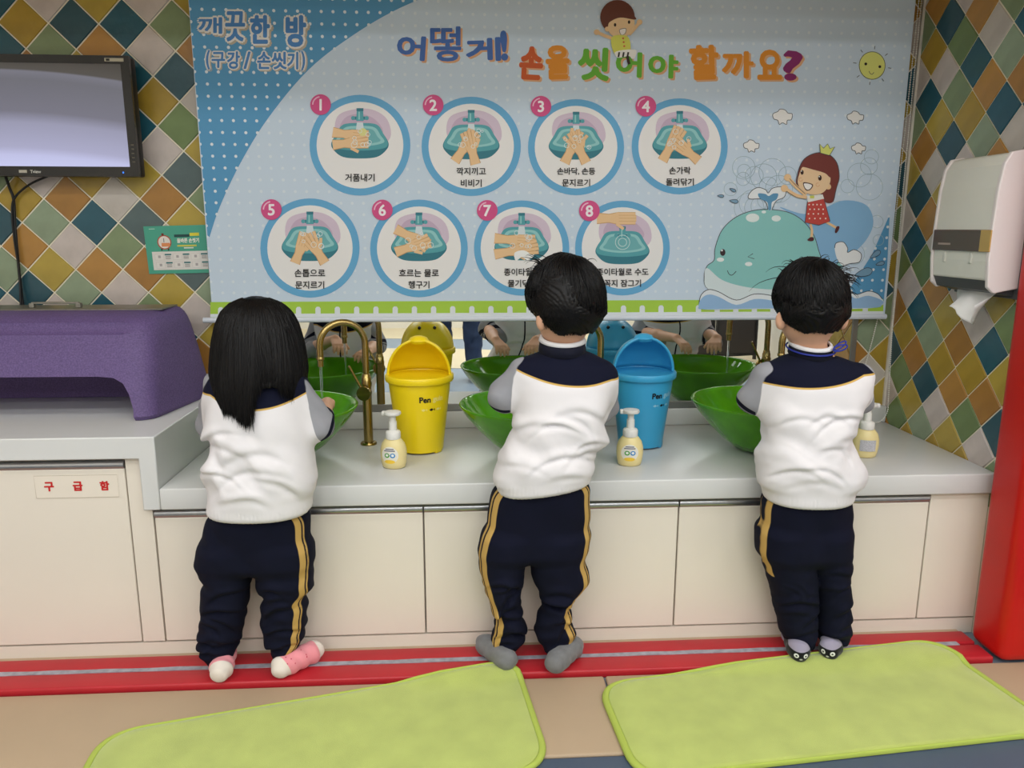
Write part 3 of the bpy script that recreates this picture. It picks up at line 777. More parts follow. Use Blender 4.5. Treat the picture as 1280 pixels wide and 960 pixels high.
for cx, cy, s_ in ((978, 146.5, 1.0), (1069, 147.5, 0.85), (939, 183, 0.8), (1073, 186, 0.72)):
    def f_cl(k):
        pts = [(-11, 2), (-12, -4), (-6, -7), (-3, -10), (3, -9), (7, -5), (12, -4), (11, 3), (6, 4), (5, 9), (0, 7), (-4, 9), (-6, 4)]
        k.blob([(cx+x_*s_, cy+y_*s_) for x_, y_ in pts], (236, 234, 232)); k.stroke([(cx+x_*s_, cy+y_*s_) for x_, y_ in pts], 0.8, INK, closed=True)
    drawn('printed_cloud', f_cl, 8)
rs_ = random.Random(11)
for _ in range(26):
    c_ = (rs_.uniform(912, 985), rs_.uniform(208, 262)) if rs_.random() < 0.5 else (rs_.uniform(1040, 1098), rs_.uniform(196, 320))
    rr = rs_.uniform(7, 22 if c_[0] < 1000 else min(22, 1104-c_[0]))
    drawn('scribble_loop', lambda k: k.ring(c_, rr, rr+0.55, (158, 184, 194), n=30), 6)
def f_whale(k):
    k.blob(GL([(420, 395), (540, 430), (640, 400), (740, 362), (850, 385), (886, 470), (850, 560), (770, 640), (700, 690), (600, 640), (560, 520), (470, 430)]), (136, 182, 220))
    body = [(90, 660), (95, 600), (130, 510), (200, 445), (290, 412), (380, 408), (470, 425), (540, 470), (590, 540), (615, 620), (640, 675), (690, 692), (718, 660), (735, 690), (700, 740), (640, 790), (560, 830), (400, 845), (200, 860), (60, 805), (40, 740), (55, 690)]
    k.blob(GL(body), (140, 200, 198)); k.stroke(GL(body), 0.9, INK, closed=True)
    k.blob(GL([(55, 700), (130, 760), (250, 795), (400, 808), (520, 800), (560, 830), (400, 850), (200, 862), (60, 805), (42, 745)]), (216, 228, 232))
    tail = [(692, 600), (700, 575), (735, 570), (757, 600), (757, 622), (790, 608), (825, 630), (815, 670), (770, 678), (735, 690), (705, 655)]
    k.blob(GL(tail), (236, 238, 240)); k.stroke(GL(tail[:-1]), 0.9, INK)
    k.disc(G(282, 449), 8.4, (228, 238, 238), ry=5.4); k.disc(G(400, 452), 5.8, (228, 238, 238), ry=3.8); k.disc(G(338, 420), 2.8, (228, 238, 238), ry=1.8)
    k.disc(G(133, 622), 3.3, (60, 40, 44), ry=4.3); k.disc(G(129, 612), 1.2, (240, 240, 240)); k.stroke(GL([(284, 628), (258, 644), (290, 654)]), 0.9, INK, smooth=False)
    k.disc(G(121, 658), 4.6, (232, 238, 238), ry=2.6); k.disc(G(262, 680), 4.6, (232, 238, 238), ry=2.6)
    k.stroke(GL([(156, 712), (164, 730), (180, 735), (200, 716)]), 0.9, INK)
    jet = [(358, 408), (350, 375), (325, 355), (270, 355), (260, 340), (280, 312), (310, 298), (345, 308), (360, 325), (380, 302), (420, 294), (448, 305), (440, 345), (400, 365), (378, 408)]
    k.blob(GL(jet), (232, 236, 240)); k.stroke(GL(jet), 0.8, INK)
    k.blob(GL([(360, 408), (355, 372), (318, 352), (310, 328), (345, 330), (362, 340), (385, 328), (410, 330), (400, 358), (378, 372), (374, 408)]), (96, 152, 190))
drawn('printed_whale', f_whale, 12)
def f_wave(k):
    top = [(14, 880), (24, 835), (60, 808), (110, 818), (200, 860), (290, 830), (380, 838), (480, 862), (600, 850), (700, 852), (760, 815), (800, 832), (860, 815), (905, 828), (930, 855)]
    bot = [(930, 885), (850, 902), (600, 905), (300, 905), (60, 908), (10, 895)]
    k.blob(GL(top+bot), (226, 232, 238), n=4)
    k.stroke(GL(top), 0.9, INK)
    k.blob(GL([(12, 890), (28, 850), (65, 832), (115, 845), (200, 884), (290, 855), (380, 862), (480, 884), (600, 872), (700, 876), (760, 838), (800, 852), (860, 838), (928, 862), (926, 884), (850, 900), (300, 902), (40, 906)]), (150, 186, 224), n=4)
drawn('printed_wave', f_wave, 40)
for x_, y_, a, l_ in ((122, 340, 5, 8), (182, 310, 25, 8.5), (188, 366, 8, 11), (894, 632, -35, 15), (918, 678, -15, 11), (835, 724, -18, 23)):
    def f_drop(k):
        c_ = G(x_, y_); ca, sa = math.cos(R(a)), math.sin(R(a))
        pts = [(-.5, 0), (-.1, -.17), (.3, -.2), (.5, 0), (.3, .2), (-.1, .17)]
        P_ = [(c_[0]+(u*ca-v*sa)*l_, c_[1]+(u*sa+v*ca)*l_) for u, v in pts]
        k.blob(P_, (122, 160, 188)); k.stroke(P_, 0.7, INK, closed=True)
    drawn('water_drop', f_drop, 44)
HAIRC = (122, 58, 52)
def f_girl(k):
    k.stroke(GL([(570, 480), (578, 515), (574, 552)]), 3.0, SKIN); k.stroke(GL([(645, 468), (675, 485), (706, 502)]), 3.0, SKIN)
    k.blob(GL([(555, 560), (570, 546), (586, 548), (586, 562), (570, 566)]), (84, 40, 44)); k.blob(GL([(692, 520), (700, 494), (714, 492), (712, 508), (700, 525)]), (84, 40, 44))
    hair = [(505, 290), (508, 220), (540, 155), (600, 125), (660, 132), (702, 175), (714, 245), (700, 300), (684, 368), (640, 368), (600, 300)]
    k.blob(GL(hair), HAIRC); k.stroke(GL(hair[:9]), 0.9, INK)
    k.stroke(GL([(552, 348), (500, 338), (448, 306)]), 4.6, SKIN); k.stroke(GL([(548, 335), (495, 290), (462, 252)]), 4.6, SKIN)
    k.disc(G(440, 302), 4.6, SKIN, n=14); k.disc(G(456, 248), 4.6, SKIN, n=14)
    k.stroke(GL([(544, 330), (495, 285), (466, 254)]), 0.6, INK); k.stroke(GL([(550, 356), (500, 346), (450, 316)]), 0.6, INK)
    dr = [(555, 368), (636, 350), (668, 466), (612, 486), (543, 472)]
    k.poly(GL(dr), (196, 74, 66)); k.stroke(GL(dr), 0.8, INK, smooth=False, closed=True)
    rs = random.Random(2)
    for q in range(16):
        v_ = (q//4+0.5)/4; u_ = (q % 4+0.5+0.25*(q//4 % 2))/4.4
        x0_, x1_ = 555-12*v_, 636+30*v_; k.disc(G(x0_+(x1_-x0_)*u_, 372+v_*92), 1.0, (240, 226, 218), n=8)
    k.poly(GL([(553, 340), (630, 332), (637, 354), (556, 372)]), (236, 234, 230)); k.poly(GL([(566, 338), (588, 338), (588, 352), (566, 352)]), (206, 210, 96))
    k.disc(G(658, 294), 3.6, SKIN, n=14)
    face = [(512, 235), (506, 275), (528, 312), (578, 334), (630, 324), (662, 285), (668, 245), (640, 215), (580, 200), (535, 190)]
    k.blob(GL(face), (238, 204, 164))
    k.blob(GL([(515, 215), (530, 180), (600, 168), (670, 195), (684, 250), (664, 246), (640, 226), (580, 208), (530, 196)]), HAIRC)
    k.disc(G(527, 222), 2.0, (60, 36, 34), ry=3.0); k.disc(G(616, 250), 2.2, (60, 36, 34), ry=3.4); k.disc(G(524, 216), .7, (240, 240, 240)); k.disc(G(613, 244), .8, (240, 240, 240))
    k.blob(GL([(534, 272), (580, 282), (572, 306), (552, 314), (538, 300)]), (80, 50, 50)); k.blob(GL([(538, 277), (575, 285), (568, 303), (553, 309), (541, 297)]), (244, 240, 238))
    for c_ in ((520, 258), (605, 284)): k.ring(G(*c_), 1.9, 2.5, (222, 160, 120), n=16, a0=0, a1=300)
    cr = [(618, 126), (615, 80), (634, 102), (655, 80), (666, 104), (690, 95), (664, 138)]
    k.poly(GL(cr), (218, 222, 120)); k.stroke(GL(cr), 0.8, INK, smooth=False, closed=True)
drawn('printed_girl', f_girl, 46)
def C3(x, y): return (700+x/3.2, y/3.2)
CL = lambda L_: [C3(*q) for q in L_]
def f_boy(k):
    k.stroke(CL([(210, 155), (180, 145), (152, 132)]), 4.2, SKIN); k.stroke(CL([(275, 140), (295, 118), (314, 94)]), 4.2, SKIN)
    k.disc(C3(146, 130), 3.6, SKIN, n=14); k.disc(C3(317, 90), 3.6, SKIN, n=14)
    k.disc(C3(229, 70), 21.6, (104, 58, 46), ry=21.5)
    k.disc(C3(188, 118), 3.2, SKIN, n=12)
    k.blob(CL([(192, 100), (215, 75), (285, 62), (297, 90), (290, 125), (262, 148), (225, 150), (198, 135)]), (238, 204, 160))
    k.blob(CL([(186, 105), (200, 50), (260, 30), (300, 70), (296, 80), (240, 72), (200, 88)]), (104, 58, 46))
    k.disc(C3(219, 101), 1.5, (50, 34, 30), ry=2.2); k.disc(C3(275, 90), 1.5, (50, 34, 30), ry=2.2)
    k.blob(CL([(238, 120), (262, 116), (260, 134), (248, 142), (240, 136)]), (244, 238, 236)); k.stroke(CL([(238, 120), (262, 116), (260, 134), (248, 142), (240, 136)]), .6, INK, closed=True)
    k.blob(CL([(206, 150), (270, 148), (280, 210), (250, 218), (215, 214)]), (214, 214, 96))
    for y_ in (155, 170, 186): k.disc(C3(251+(y_-155)*.15, y_), 1.3, (196, 96, 60), n=10)
    k.blob(CL([(222, 208), (300, 200), (298, 232), (285, 236), (274, 226), (230, 232)]), (238, 236, 232))
    for x_ in (236, 254, 272): k.stroke(CL([(x_, 210), (x_-4, 230)]), 2.2, (50, 46, 44), smooth=False)
    k.stroke(CL([(268, 226), (272, 246), (276, 258)]), 3.4, (60, 40, 36))
drawn('printed_boy', f_boy, 70)
# --- bead chain looping down at the right of the blind
M_BEAD = mat('white_bead', (232, 230, 222), 0.35)
ch = wroot('bead_chain', (1.372, 2.39, 0.52), label='white bead chain hanging beside the blind near the tiled corner', cat='chain')
pts = [at(1155, -60, Y=2.415), at(1137, 110, Y=2.415), at(1127, 200, Y=2.415), at(1112, 330, Y=2.42), at(1093, 415, Y=2.425), at(1082, 455, Y=2.43)]
def beads(path, name):
    P_ = [Vector(p) for p in path]; bm = bmesh.new(); acc = 0.0
    for a, b in zip(P_, P_[1:]):
        L_ = (b-a).length; t = acc
        while t < L_:
            bmesh.ops.create_icosphere(bm, subdivisions=1, radius=0.0025, matrix=Matrix.Translation(a+(b-a)*(t/L_))); t += 0.0068
        acc = t-L_
    me = bpy.data.meshes.new(name); bm.to_mesh(me); bm.free(); me.shade_smooth()
    o = link(name, me, M_BEAD, ch); o['kind'] = 'stuff'
    return MB().tube(P_, 0.0008, 5).build('cord', M_BEAD, ch)
beads(spline([tuple(p) for p in pts], 6, False), 'bead_run')
beads(spline([tuple(at(1158, -60, X=WX-0.02)), tuple(at(1143, 90, X=WX-0.02)), tuple(at(1127, 260, X=WX-0.022)), tuple(at(1116, 400, X=WX-0.024)), tuple(at(1111, 490, X=WX-0.026)), tuple(at(1109, 515, X=WX-0.03)), tuple(at(1100, 527, X=WX-0.05)), tuple(at(1088, 528, X=WX-0.08))], 6, False), 'bead_run')
# ================================================================== wall screen, poster
M_BLACK = mat('black_gloss_plastic', (22, 20, 20), 0.18, spec=0.6)
M_BLKM = mat('black_matt_plastic', (24, 24, 26), 0.5)
tv = wroot('wall_screen', (-1.36, 2.36, 1.24), label='black framed flat screen mounted on the tiled wall', cat='screen')
TX1, TX0_, TZ1, TZ0_ = -0.934, -1.72, 1.572, 1.244
MB().box((TX0_, 2.362, TZ0_), (TX1, 2.40, TZ1), 0.006, 2).build('housing', M_BLKM, tv, smooth=True)
bz = MB()
for a, b in (((TX0_, 2.352, TZ0_), (TX1, 2.364, TZ0_+0.027)), ((TX0_, 2.352, TZ1-0.021), (TX1, 2.364, TZ1)), ((TX0_, 2.352, TZ0_+0.027), (TX0_+0.024, 2.364, TZ1-0.021)), ((TX1-0.024, 2.352, TZ0_+0.027), (TX1, 2.364, TZ1-0.021))): bz.box(a, b)
bz.build('bezel', M_BLACK, tv)
MB().box((-1.5, 2.40, 1.34), (-1.2, WY, 1.48)).build('bracket', M_BLKM, tv)
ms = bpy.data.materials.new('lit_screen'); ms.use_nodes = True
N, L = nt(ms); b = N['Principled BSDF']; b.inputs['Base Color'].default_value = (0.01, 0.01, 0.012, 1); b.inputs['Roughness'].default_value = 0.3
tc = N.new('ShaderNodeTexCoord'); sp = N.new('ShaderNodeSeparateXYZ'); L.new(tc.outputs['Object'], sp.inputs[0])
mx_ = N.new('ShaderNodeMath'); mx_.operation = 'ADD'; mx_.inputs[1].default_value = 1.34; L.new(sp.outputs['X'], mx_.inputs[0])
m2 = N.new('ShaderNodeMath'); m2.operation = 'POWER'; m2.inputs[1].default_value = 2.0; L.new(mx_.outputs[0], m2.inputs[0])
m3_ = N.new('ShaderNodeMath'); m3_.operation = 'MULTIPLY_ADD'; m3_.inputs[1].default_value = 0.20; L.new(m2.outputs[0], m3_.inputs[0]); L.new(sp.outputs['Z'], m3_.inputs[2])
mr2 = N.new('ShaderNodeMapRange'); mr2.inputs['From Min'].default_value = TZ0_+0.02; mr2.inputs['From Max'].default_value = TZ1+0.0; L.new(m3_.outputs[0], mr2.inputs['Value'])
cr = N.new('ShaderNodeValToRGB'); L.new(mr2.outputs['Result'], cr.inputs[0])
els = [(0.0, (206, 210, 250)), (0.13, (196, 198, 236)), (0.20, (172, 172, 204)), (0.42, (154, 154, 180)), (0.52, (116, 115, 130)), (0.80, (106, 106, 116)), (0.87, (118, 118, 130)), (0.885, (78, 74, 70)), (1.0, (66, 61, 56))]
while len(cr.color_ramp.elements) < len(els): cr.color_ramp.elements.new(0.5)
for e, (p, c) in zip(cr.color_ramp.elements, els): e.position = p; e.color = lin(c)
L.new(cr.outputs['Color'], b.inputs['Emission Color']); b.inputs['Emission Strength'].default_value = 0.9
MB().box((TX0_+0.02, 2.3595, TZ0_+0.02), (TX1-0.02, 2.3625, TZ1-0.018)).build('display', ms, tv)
ik = Ink(lambda u, v, l: (u, 2.3515-0.0001*l, v)); ik.poly([(-1.268, 1.2525), (-1.246, 1.2525), (-1.246, 1.2605), (-1.268, 1.2605)], (190, 184, 170)); ik.text('Tview', (-1.222, 1.2562), (200, 198, 190), h=0.009, bold=0.04, down=False); ik.build('maker_mark', tv)
ik = Ink(lambda u, v, l: (u, 2.3515, v)); ik.disc((-0.978, 1.255), 0.002, (60, 130, 255), n=10); ik.build('power_light', tv, mat('blue_led', (40, 110, 255), 0.4, emit=3.0))
for z in np.linspace(1.283, 1.33, 5): MB().box((TX1-0.015, 2.3505, z), (TX1-0.008, 2.352, z+0.0035)).build('button', mat('grey_button', (90, 84, 70), 0.4), tv)
ik = Ink(lambda u, v, l: (u, 2.3515-0.0001*l, v)); ik.poly([(-1.0, 1.556), (-0.948, 1.556), (-0.948, 1.565), (-1.0, 1.565)], (186, 180, 160)); ik.poly([(-0.996, 1.5575), (-0.986, 1.5575), (-0.986, 1.5635), (-0.996, 1.5635)], (40, 38, 36)); ik.build('corner_sticker', tv)

cb = MB(); cb.tube([tuple(p) for p in spline([tuple(at(6, 218, Y=2.40)), tuple(at(12, 235, Y=2.425)), tuple(at(17, 250, Y=2.43)), tuple(at(19, 285, Y=2.43)), tuple(at(23, 330, Y=2.43)), tuple(at(26, 360, Y=2.43)), tuple(at(29, 384, Y=2.42))], 6, False)], 0.0042, 8)
cb.build('power_cable', M_BLKM, smooth=True, label='black power cable hanging straight down the tiled wall from the screen', cat='cable')
cb = MB(); cb.tube([tuple(p) for p in spline([tuple(at(60, 220, Y=2.40)), tuple(at(38, 230, Y=2.42)), tuple(at(20, 245, Y=2.425)), tuple(at(15, 262, Y=2.425)), tuple(at(18, 300, Y=2.424)), tuple(at(24, 340, Y=2.424)), tuple(at(26, 384, Y=2.41))], 6, False)], 0.0032, 8)
cb.build('signal_cable', M_BLKM, smooth=True, label='thinner black cable bending left under the screen before it drops', cat='cable')

p0, p1, p2, p3 = [at(*q, Y=WY-0.004) for q in ((179, 283), (257, 281), (261, 341), (186.5, 342.5))]
pc = (p0+p1+p2+p3)/4
pst = wroot('hand_washing_poster', tuple(pc), label='small green hand-washing notice stuck on the tiles beside the blind', cat='poster')
MB().prism([tuple(q) for q in (p0, p1, p2, p3)], (0, 0.001, 0)).build('sheet', mat('green_poster_paper', (74, 166, 142), 0.5), pst)
def ppos(u, v, l):                       # u, v in 0..1 over the sheet
    q = (p0*(1-u)+p1*u)*(1-v)+(p3*(1-u)+p2*u)*v; return (q.x, q.y-0.0004-0.0001*l, q.z)
PT = lambda x, y: ((x-110)/950.0, (y-145)/720.0)
def ptile(name, fn, base=1):
    k = Ink(ppos); k.n = base; fn(k); return k.build(name, pst)
def rect(k, x0, y0, x1, y1, c): k.poly([PT(x0, y0), PT(x1, y0), PT(x1, y1), PT(x0, y1)], c)
ptile('white_panel', lambda k: rect(k, 195, 530, 1062, 808, (226, 222, 218)))
def f_clock(k):
    d = lambda x, y, r_, c: k.poly([PT(x+r_*math.cos(a), y+r_*math.sin(a)) for a in np.linspace(0, 6.283, 28, endpoint=False)], c)
    d(405, 390, 108, (186, 84, 62)); d(405, 390, 92, (232, 226, 218)); rect(k, 372, 255, 408, 290, (120, 50, 40)); rect(k, 345, 485, 365, 515, (60, 50, 50)); rect(k, 450, 485, 470, 515, (60, 50, 50))
    rect(k, 360, 400, 490, 455, (226, 146, 96)); rect(k, 396, 330, 406, 390, (70, 90, 110))
ptile('clock_picture', f_clock)
ptile('headline', lambda k: k.text('올바른 손씻기', PT(772, 370), (240, 240, 230), w=0.36, h=0.10, bold=0.03))
ptile('headline_band', lambda k: (rect(k, 565, 278, 800, 318, (40, 76, 76)), rect(k, 805, 258, 950, 304, (226, 214, 70))))
for q_ in ((600, 436, 900, 460, (214, 208, 90)), (700, 472, 850, 490, (220, 228, 220)), (190, 182, 280, 192, (190, 220, 210))): ptile('small_print', lambda k: rect(k, *q_))
for r_ in range(2):
    for c_ in range(3):
        x, y = 235+c_*283+r_*10, 565+r_*125
        def f_st(k):
            rect(k, x, y, x+140, y+92, (206, 200, 198)); rect(k, x+4, y+4, x+136, y+88, (230, 226, 222)); rect(k, x+50, y+22, x+90, y+62, (178, 172, 172))
            rect(k, x+155, y, x+258, y+22, (60, 120, 124))
            for q in range(3): rect(k, x+165, y+34+q*18, x+245, y+42+q*18, (150, 146, 146))
        ptile('picture_step', f_st, 3)

# ================================================================== purple moulded cover on the raised top
M_PUR = mat('purple_flecked_plastic', (108, 88, 138), 0.62, var=0.5, vscale=260, var_rgb=(84, 66, 112), bump=0.35, bscale=320, bdist=0.0012)
pur = wroot('moulded_cover', (-1.25, 2.2, ZU), label='large purple flecked plastic cover with an arched front opening on the raised worktop', cat='cover')
def ringp(z, yf, yb, xf, xb, r_):
    """plan outline: front edge at yf to back at yb, right side slanting from xf to xb"""
    c = [(-1.75, yf), (xf, yf), (xb, yb), (-1.75, yb)]; out = []
    for i in range(4):
        a, b_, d = Vector((*c[i-1], 0)), Vector((*c[i], 0)), Vector((*c[(i+1) % 4], 0))
        u, v = (a-b_).normalized(), (d-b_).normalized(); rr = r_ if i in (1, 2) else 0.01
        s_, e_ = b_+u*rr, b_+v*rr
        for q in range(6):
            t = q/5; out.append((s_*(1-t)**2+b_*2*t*(1-t)+e_*t*t))
    return [(p.x, p.y, z) for p in out]
rings = [ringp(ZU+0.001, 2.030, 2.37, -0.835, -0.775, .045), ringp(ZU+0.012, 2.022, 2.374, -0.828, -0.770, .05), ringp(0.66, 2.036, 2.37, -0.834, -0.776, .055), ringp(0.75, 2.066, 2.365, -0.842, -0.790, .06), ringp(0.82, 2.095, 2.36, -0.848, -0.805, .06),
         ringp(0.845, 2.112, 2.355, -0.852, -0.812, .06), ringp(0.858, 2.135, 2.352, -0.862, -0.82, .055), ringp(0.868, 2.17, 2.35, -0.88, -0.83, .05), ringp(0.871, 2.22, 2.345, -0.90, -0.838, .04)]
v = [p for r_ in rings for p in r_]; n = len(rings[0]); f = [tuple(reversed(range(n))), tuple(range((len(rings)-1)*n, len(rings)*n))]
for k in range(len(rings)-1): f += [(k*n+i, k*n+(i+1) % n, (k+1)*n+(i+1) % n, (k+1)*n+i) for i in range(n)]
sh = pyd('shell', v, f, M_PUR, pur, True); 
prof = [(-1.9, ZU-0.05), (-0.872, ZU-0.05), (-0.876, ZU+0.03), (-0.888, ZU+0.07), (-0.905, ZU+0.098), (-0.93, ZU+0.112), (-0.97, ZU+0.116), (-1.9, ZU+0.118)]
ct = MB().prism([(x, 1.9, z) for x, z in prof], (0, 0.43, 0)).build('cutter')
ct2 = MB(); ct2.tube([(-1.9, 2.085, 0.851), (-0.915, 2.085, 0.851), (-0.895, 2.081, 0.854), (-0.885, 2.070, 0.862)], 0.034, 20); ct2 = ct2.build('cutter')
sh.location = (0, 0, 0); sh.parent = None
for c_ in (ct, ct2):
    md = sh.modifiers.new('cut', 'BOOLEAN'); md.object = c_; md.solver = 'EXACT'
dg = bpy.context.evaluated_depsgraph_get(); dg.update()
nm = bpy.data.meshes.new_from_object(sh.evaluated_get(dg)); sh.modifiers.clear(); sh.data = nm; nm.name = 'shell'
sh.parent = pur; sh.location = -pur.location
bpy.data.objects.remove(ct); bpy.data.objects.remove(ct2)
nm.shade_smooth(); nm.set_sharp_from_angle(angle=R(35))
md = sh.modifiers.new('bevel', 'BEVEL'); md.width = 0.006; md.segments = 3; md.limit_method = 'ANGLE'; md.angle_limit = R(50)
M_STEEL = mat('worn_steel', (150, 148, 140), 0.38, metal=0.85, var=0.15, vscale=40)
MB().box((-1.75, 2.225, 0.8705), (-0.855, 2.345, 0.8755), 0.001, 1).build('metal_edge', M_STEEL, pur)
hl = MB(); xa, xb_ = at(40, 380, Y=2.26).x, at(99, 380, Y=2.26).x
hl.box((xa-0.006, 2.252, 0.8755), (xa+0.008, 2.268, 0.889)).box((xb_-0.008, 2.252, 0.8755), (xb_+0.006, 2.268, 0.889)).box((xa, 2.254, 0.886), (xb_, 2.266, 0.892))
hl.build('handle', M_STEEL, pur, bev=0.002)

# ================================================================== glass basins, taps
M_GLASS = mat('green_glass', (98, 180, 30), 0.07, spec=0.4, trans=0.3, ior=1.45, var=0.3, vscale=9)
M_CHROME = mat('chrome', (200, 200, 200), 0.12, metal=1.0)
M_BRASS = mat('antique_brass', (168, 146, 92), 0.27, metal=1.0, var=0.12, vscale=30, stretch=(1, 1, 0.15))
SINKX = [-0.508, 0.187, 0.862]; SY, RZ = 2.12, 0.612
slab = ['green glass bowl basin in front of the girl with long hair', 'green glass bowl basin in front of the boy in grey socks', 'green glass bowl basin in front of the boy nearest the red post']
def make_sink():
    t = empty('basin', (0, 0, 0), group='green glass basins')
    hb = RZ-ZC
    out = [(0.045, 0.004), (0.075, 0.010), (0.115, 0.040), (0.155, 0.080), (0.187, 0.118), (0.203, hb-0.006), (0.2055, hb-0.001), (0.203, hb+0.002), (0.197, hb), (0.192, hb-0.012), (0.172, 0.112), (0.143, 0.080), (0.105, 0.046), (0.06, 0.022), (0.02, 0.018)]
    MB().lathe(out, n=64).build('bowl', M_GLASS, t, smooth=True, angle=70)
    MB().lathe([(0.0, 0.0185), (0.022, 0.0185), (0.024, 0.0215), (0.019, 0.024), (0.0, 0.0235)], n=24, caps=False).build('drain', M_CHROME, t, smooth=True)
    MB().lathe([(0.05, 0.0), (0.052, 0.003), (0.047, 0.0055), (0.0, 0.0055)], n=32).build('mounting_ring', M_CHROME, t, smooth=True)
    return t
FX = [(-0.292, 2.245), (0.404, 2.241), (1.062, 2.243)]
flab = ['tall brass swan-neck tap beside the yellow bin, pouring water', 'brass swan-neck tap behind the boy in grey socks', 'brass swan-neck tap behind the boy nearest the red post']
M_WATER = mat('water', (235, 242, 244), 0.03, trans=0.9, ior=1.2)
def make_tap():
    t = empty('tap', (0, 0, 0), group='brass swan-neck taps')
    MB().lathe([(0.0245, 0.0), (0.0245, 0.004), (0.022, 0.007), (0.0145, 0.008)], n=32).build('base_flange', M_BRASS, t, smooth=True)
    MB().lathe([(0.0138, 0.007), (0.0138, 0.175), (0.0150, 0.178), (0.0155, 0.188), (0.0140, 0.192), (0.0140, 0.205), (0.0118, 0.207), (0.0118, 0.214), (0.0100, 0.216)], n=28).build('column', M_BRASS, t, smooth=True, angle=50)
    a = Vector((-0.94, -0.34, 0)).normalized(); pts = [(0, 0, 0.21), (0, 0, 0.26), (0, 0, 0.305)]; rr = 0.0655
    for q in range(1, 17):
        g = math.pi*q/16; pts.append(tuple(a*(rr-rr*math.cos(g))+Vector((0, 0, 0.305+rr*math.sin(g)))))
    e = a*(2*rr); pts += [tuple(e+Vector((0, 0, 0.285))), tuple(e+Vector((0, 0, 0.272)))]
    MB().tube(pts, 0.0098, 18).build('neck', M_BRASS, t, smooth=True, angle=60)
    MB().lathe([(0.0098, 0.274), (0.0112, 0.272), (0.0112, 0.266), (0.0085, 0.264), (0.0085, 0.246), (0.006, 0.245)], c=tuple(e), n=20).build('spout_nozzle', M_BRASS, t, smooth=True, angle=50)
    h = MB(); d = Vector((-0.25, -0.97, 0)).normalized()
    h.tube([Vector((0, 0, 0.16)), Vector((0, 0, 0.16))+d*0.020, Vector((0, 0, 0.16))+d*0.0205, Vector((0, 0, 0.16))+d*0.028], [0.016, 0.016, 0.0215, 0.0215], 24)
    hb = h.build('valve_hub', M_BRASS, t, smooth=True, angle=50)
    c = Vector((0, 0, 0.16))+d*0.018
    MB().tube([c+Vector((-0.008, 0, 0.012)), c+Vector((-0.030, -0.004, 0.058)), c+Vector((-0.042, -0.006, 0.083))], [0.0042, 0.0036, 0.0042], 10).build('lever', M_BRASS, hb, smooth=True)
    MB().tube([tuple(e+Vector((0, 0, 0.247))), tuple(e+Vector((0.0, 0.0, 0.18))), tuple(e+Vector((0.0005, 0.0, 0.10))), tuple(e+Vector((0, 0, 0.045)))], [0.0042, 0.0036, 0.0034, 0.004], 10).build('water_stream', M_WATER, t, smooth=True)
    return t
s0, t0 = make_sink(), make_tap()
for i in range(3):
    s_ = s0 if i == 0 else copy_tree(s0); s_.location = (SINKX[i], SY, ZC+0.0005); s_['label'] = slab[i]; s_['category'] = 'basin'
    t_ = t0 if i == 0 else copy_tree(t0); t_.location = (FX[i][0], FX[i][1], ZC); t_['label'] = flab[i]; t_['category'] = 'tap'

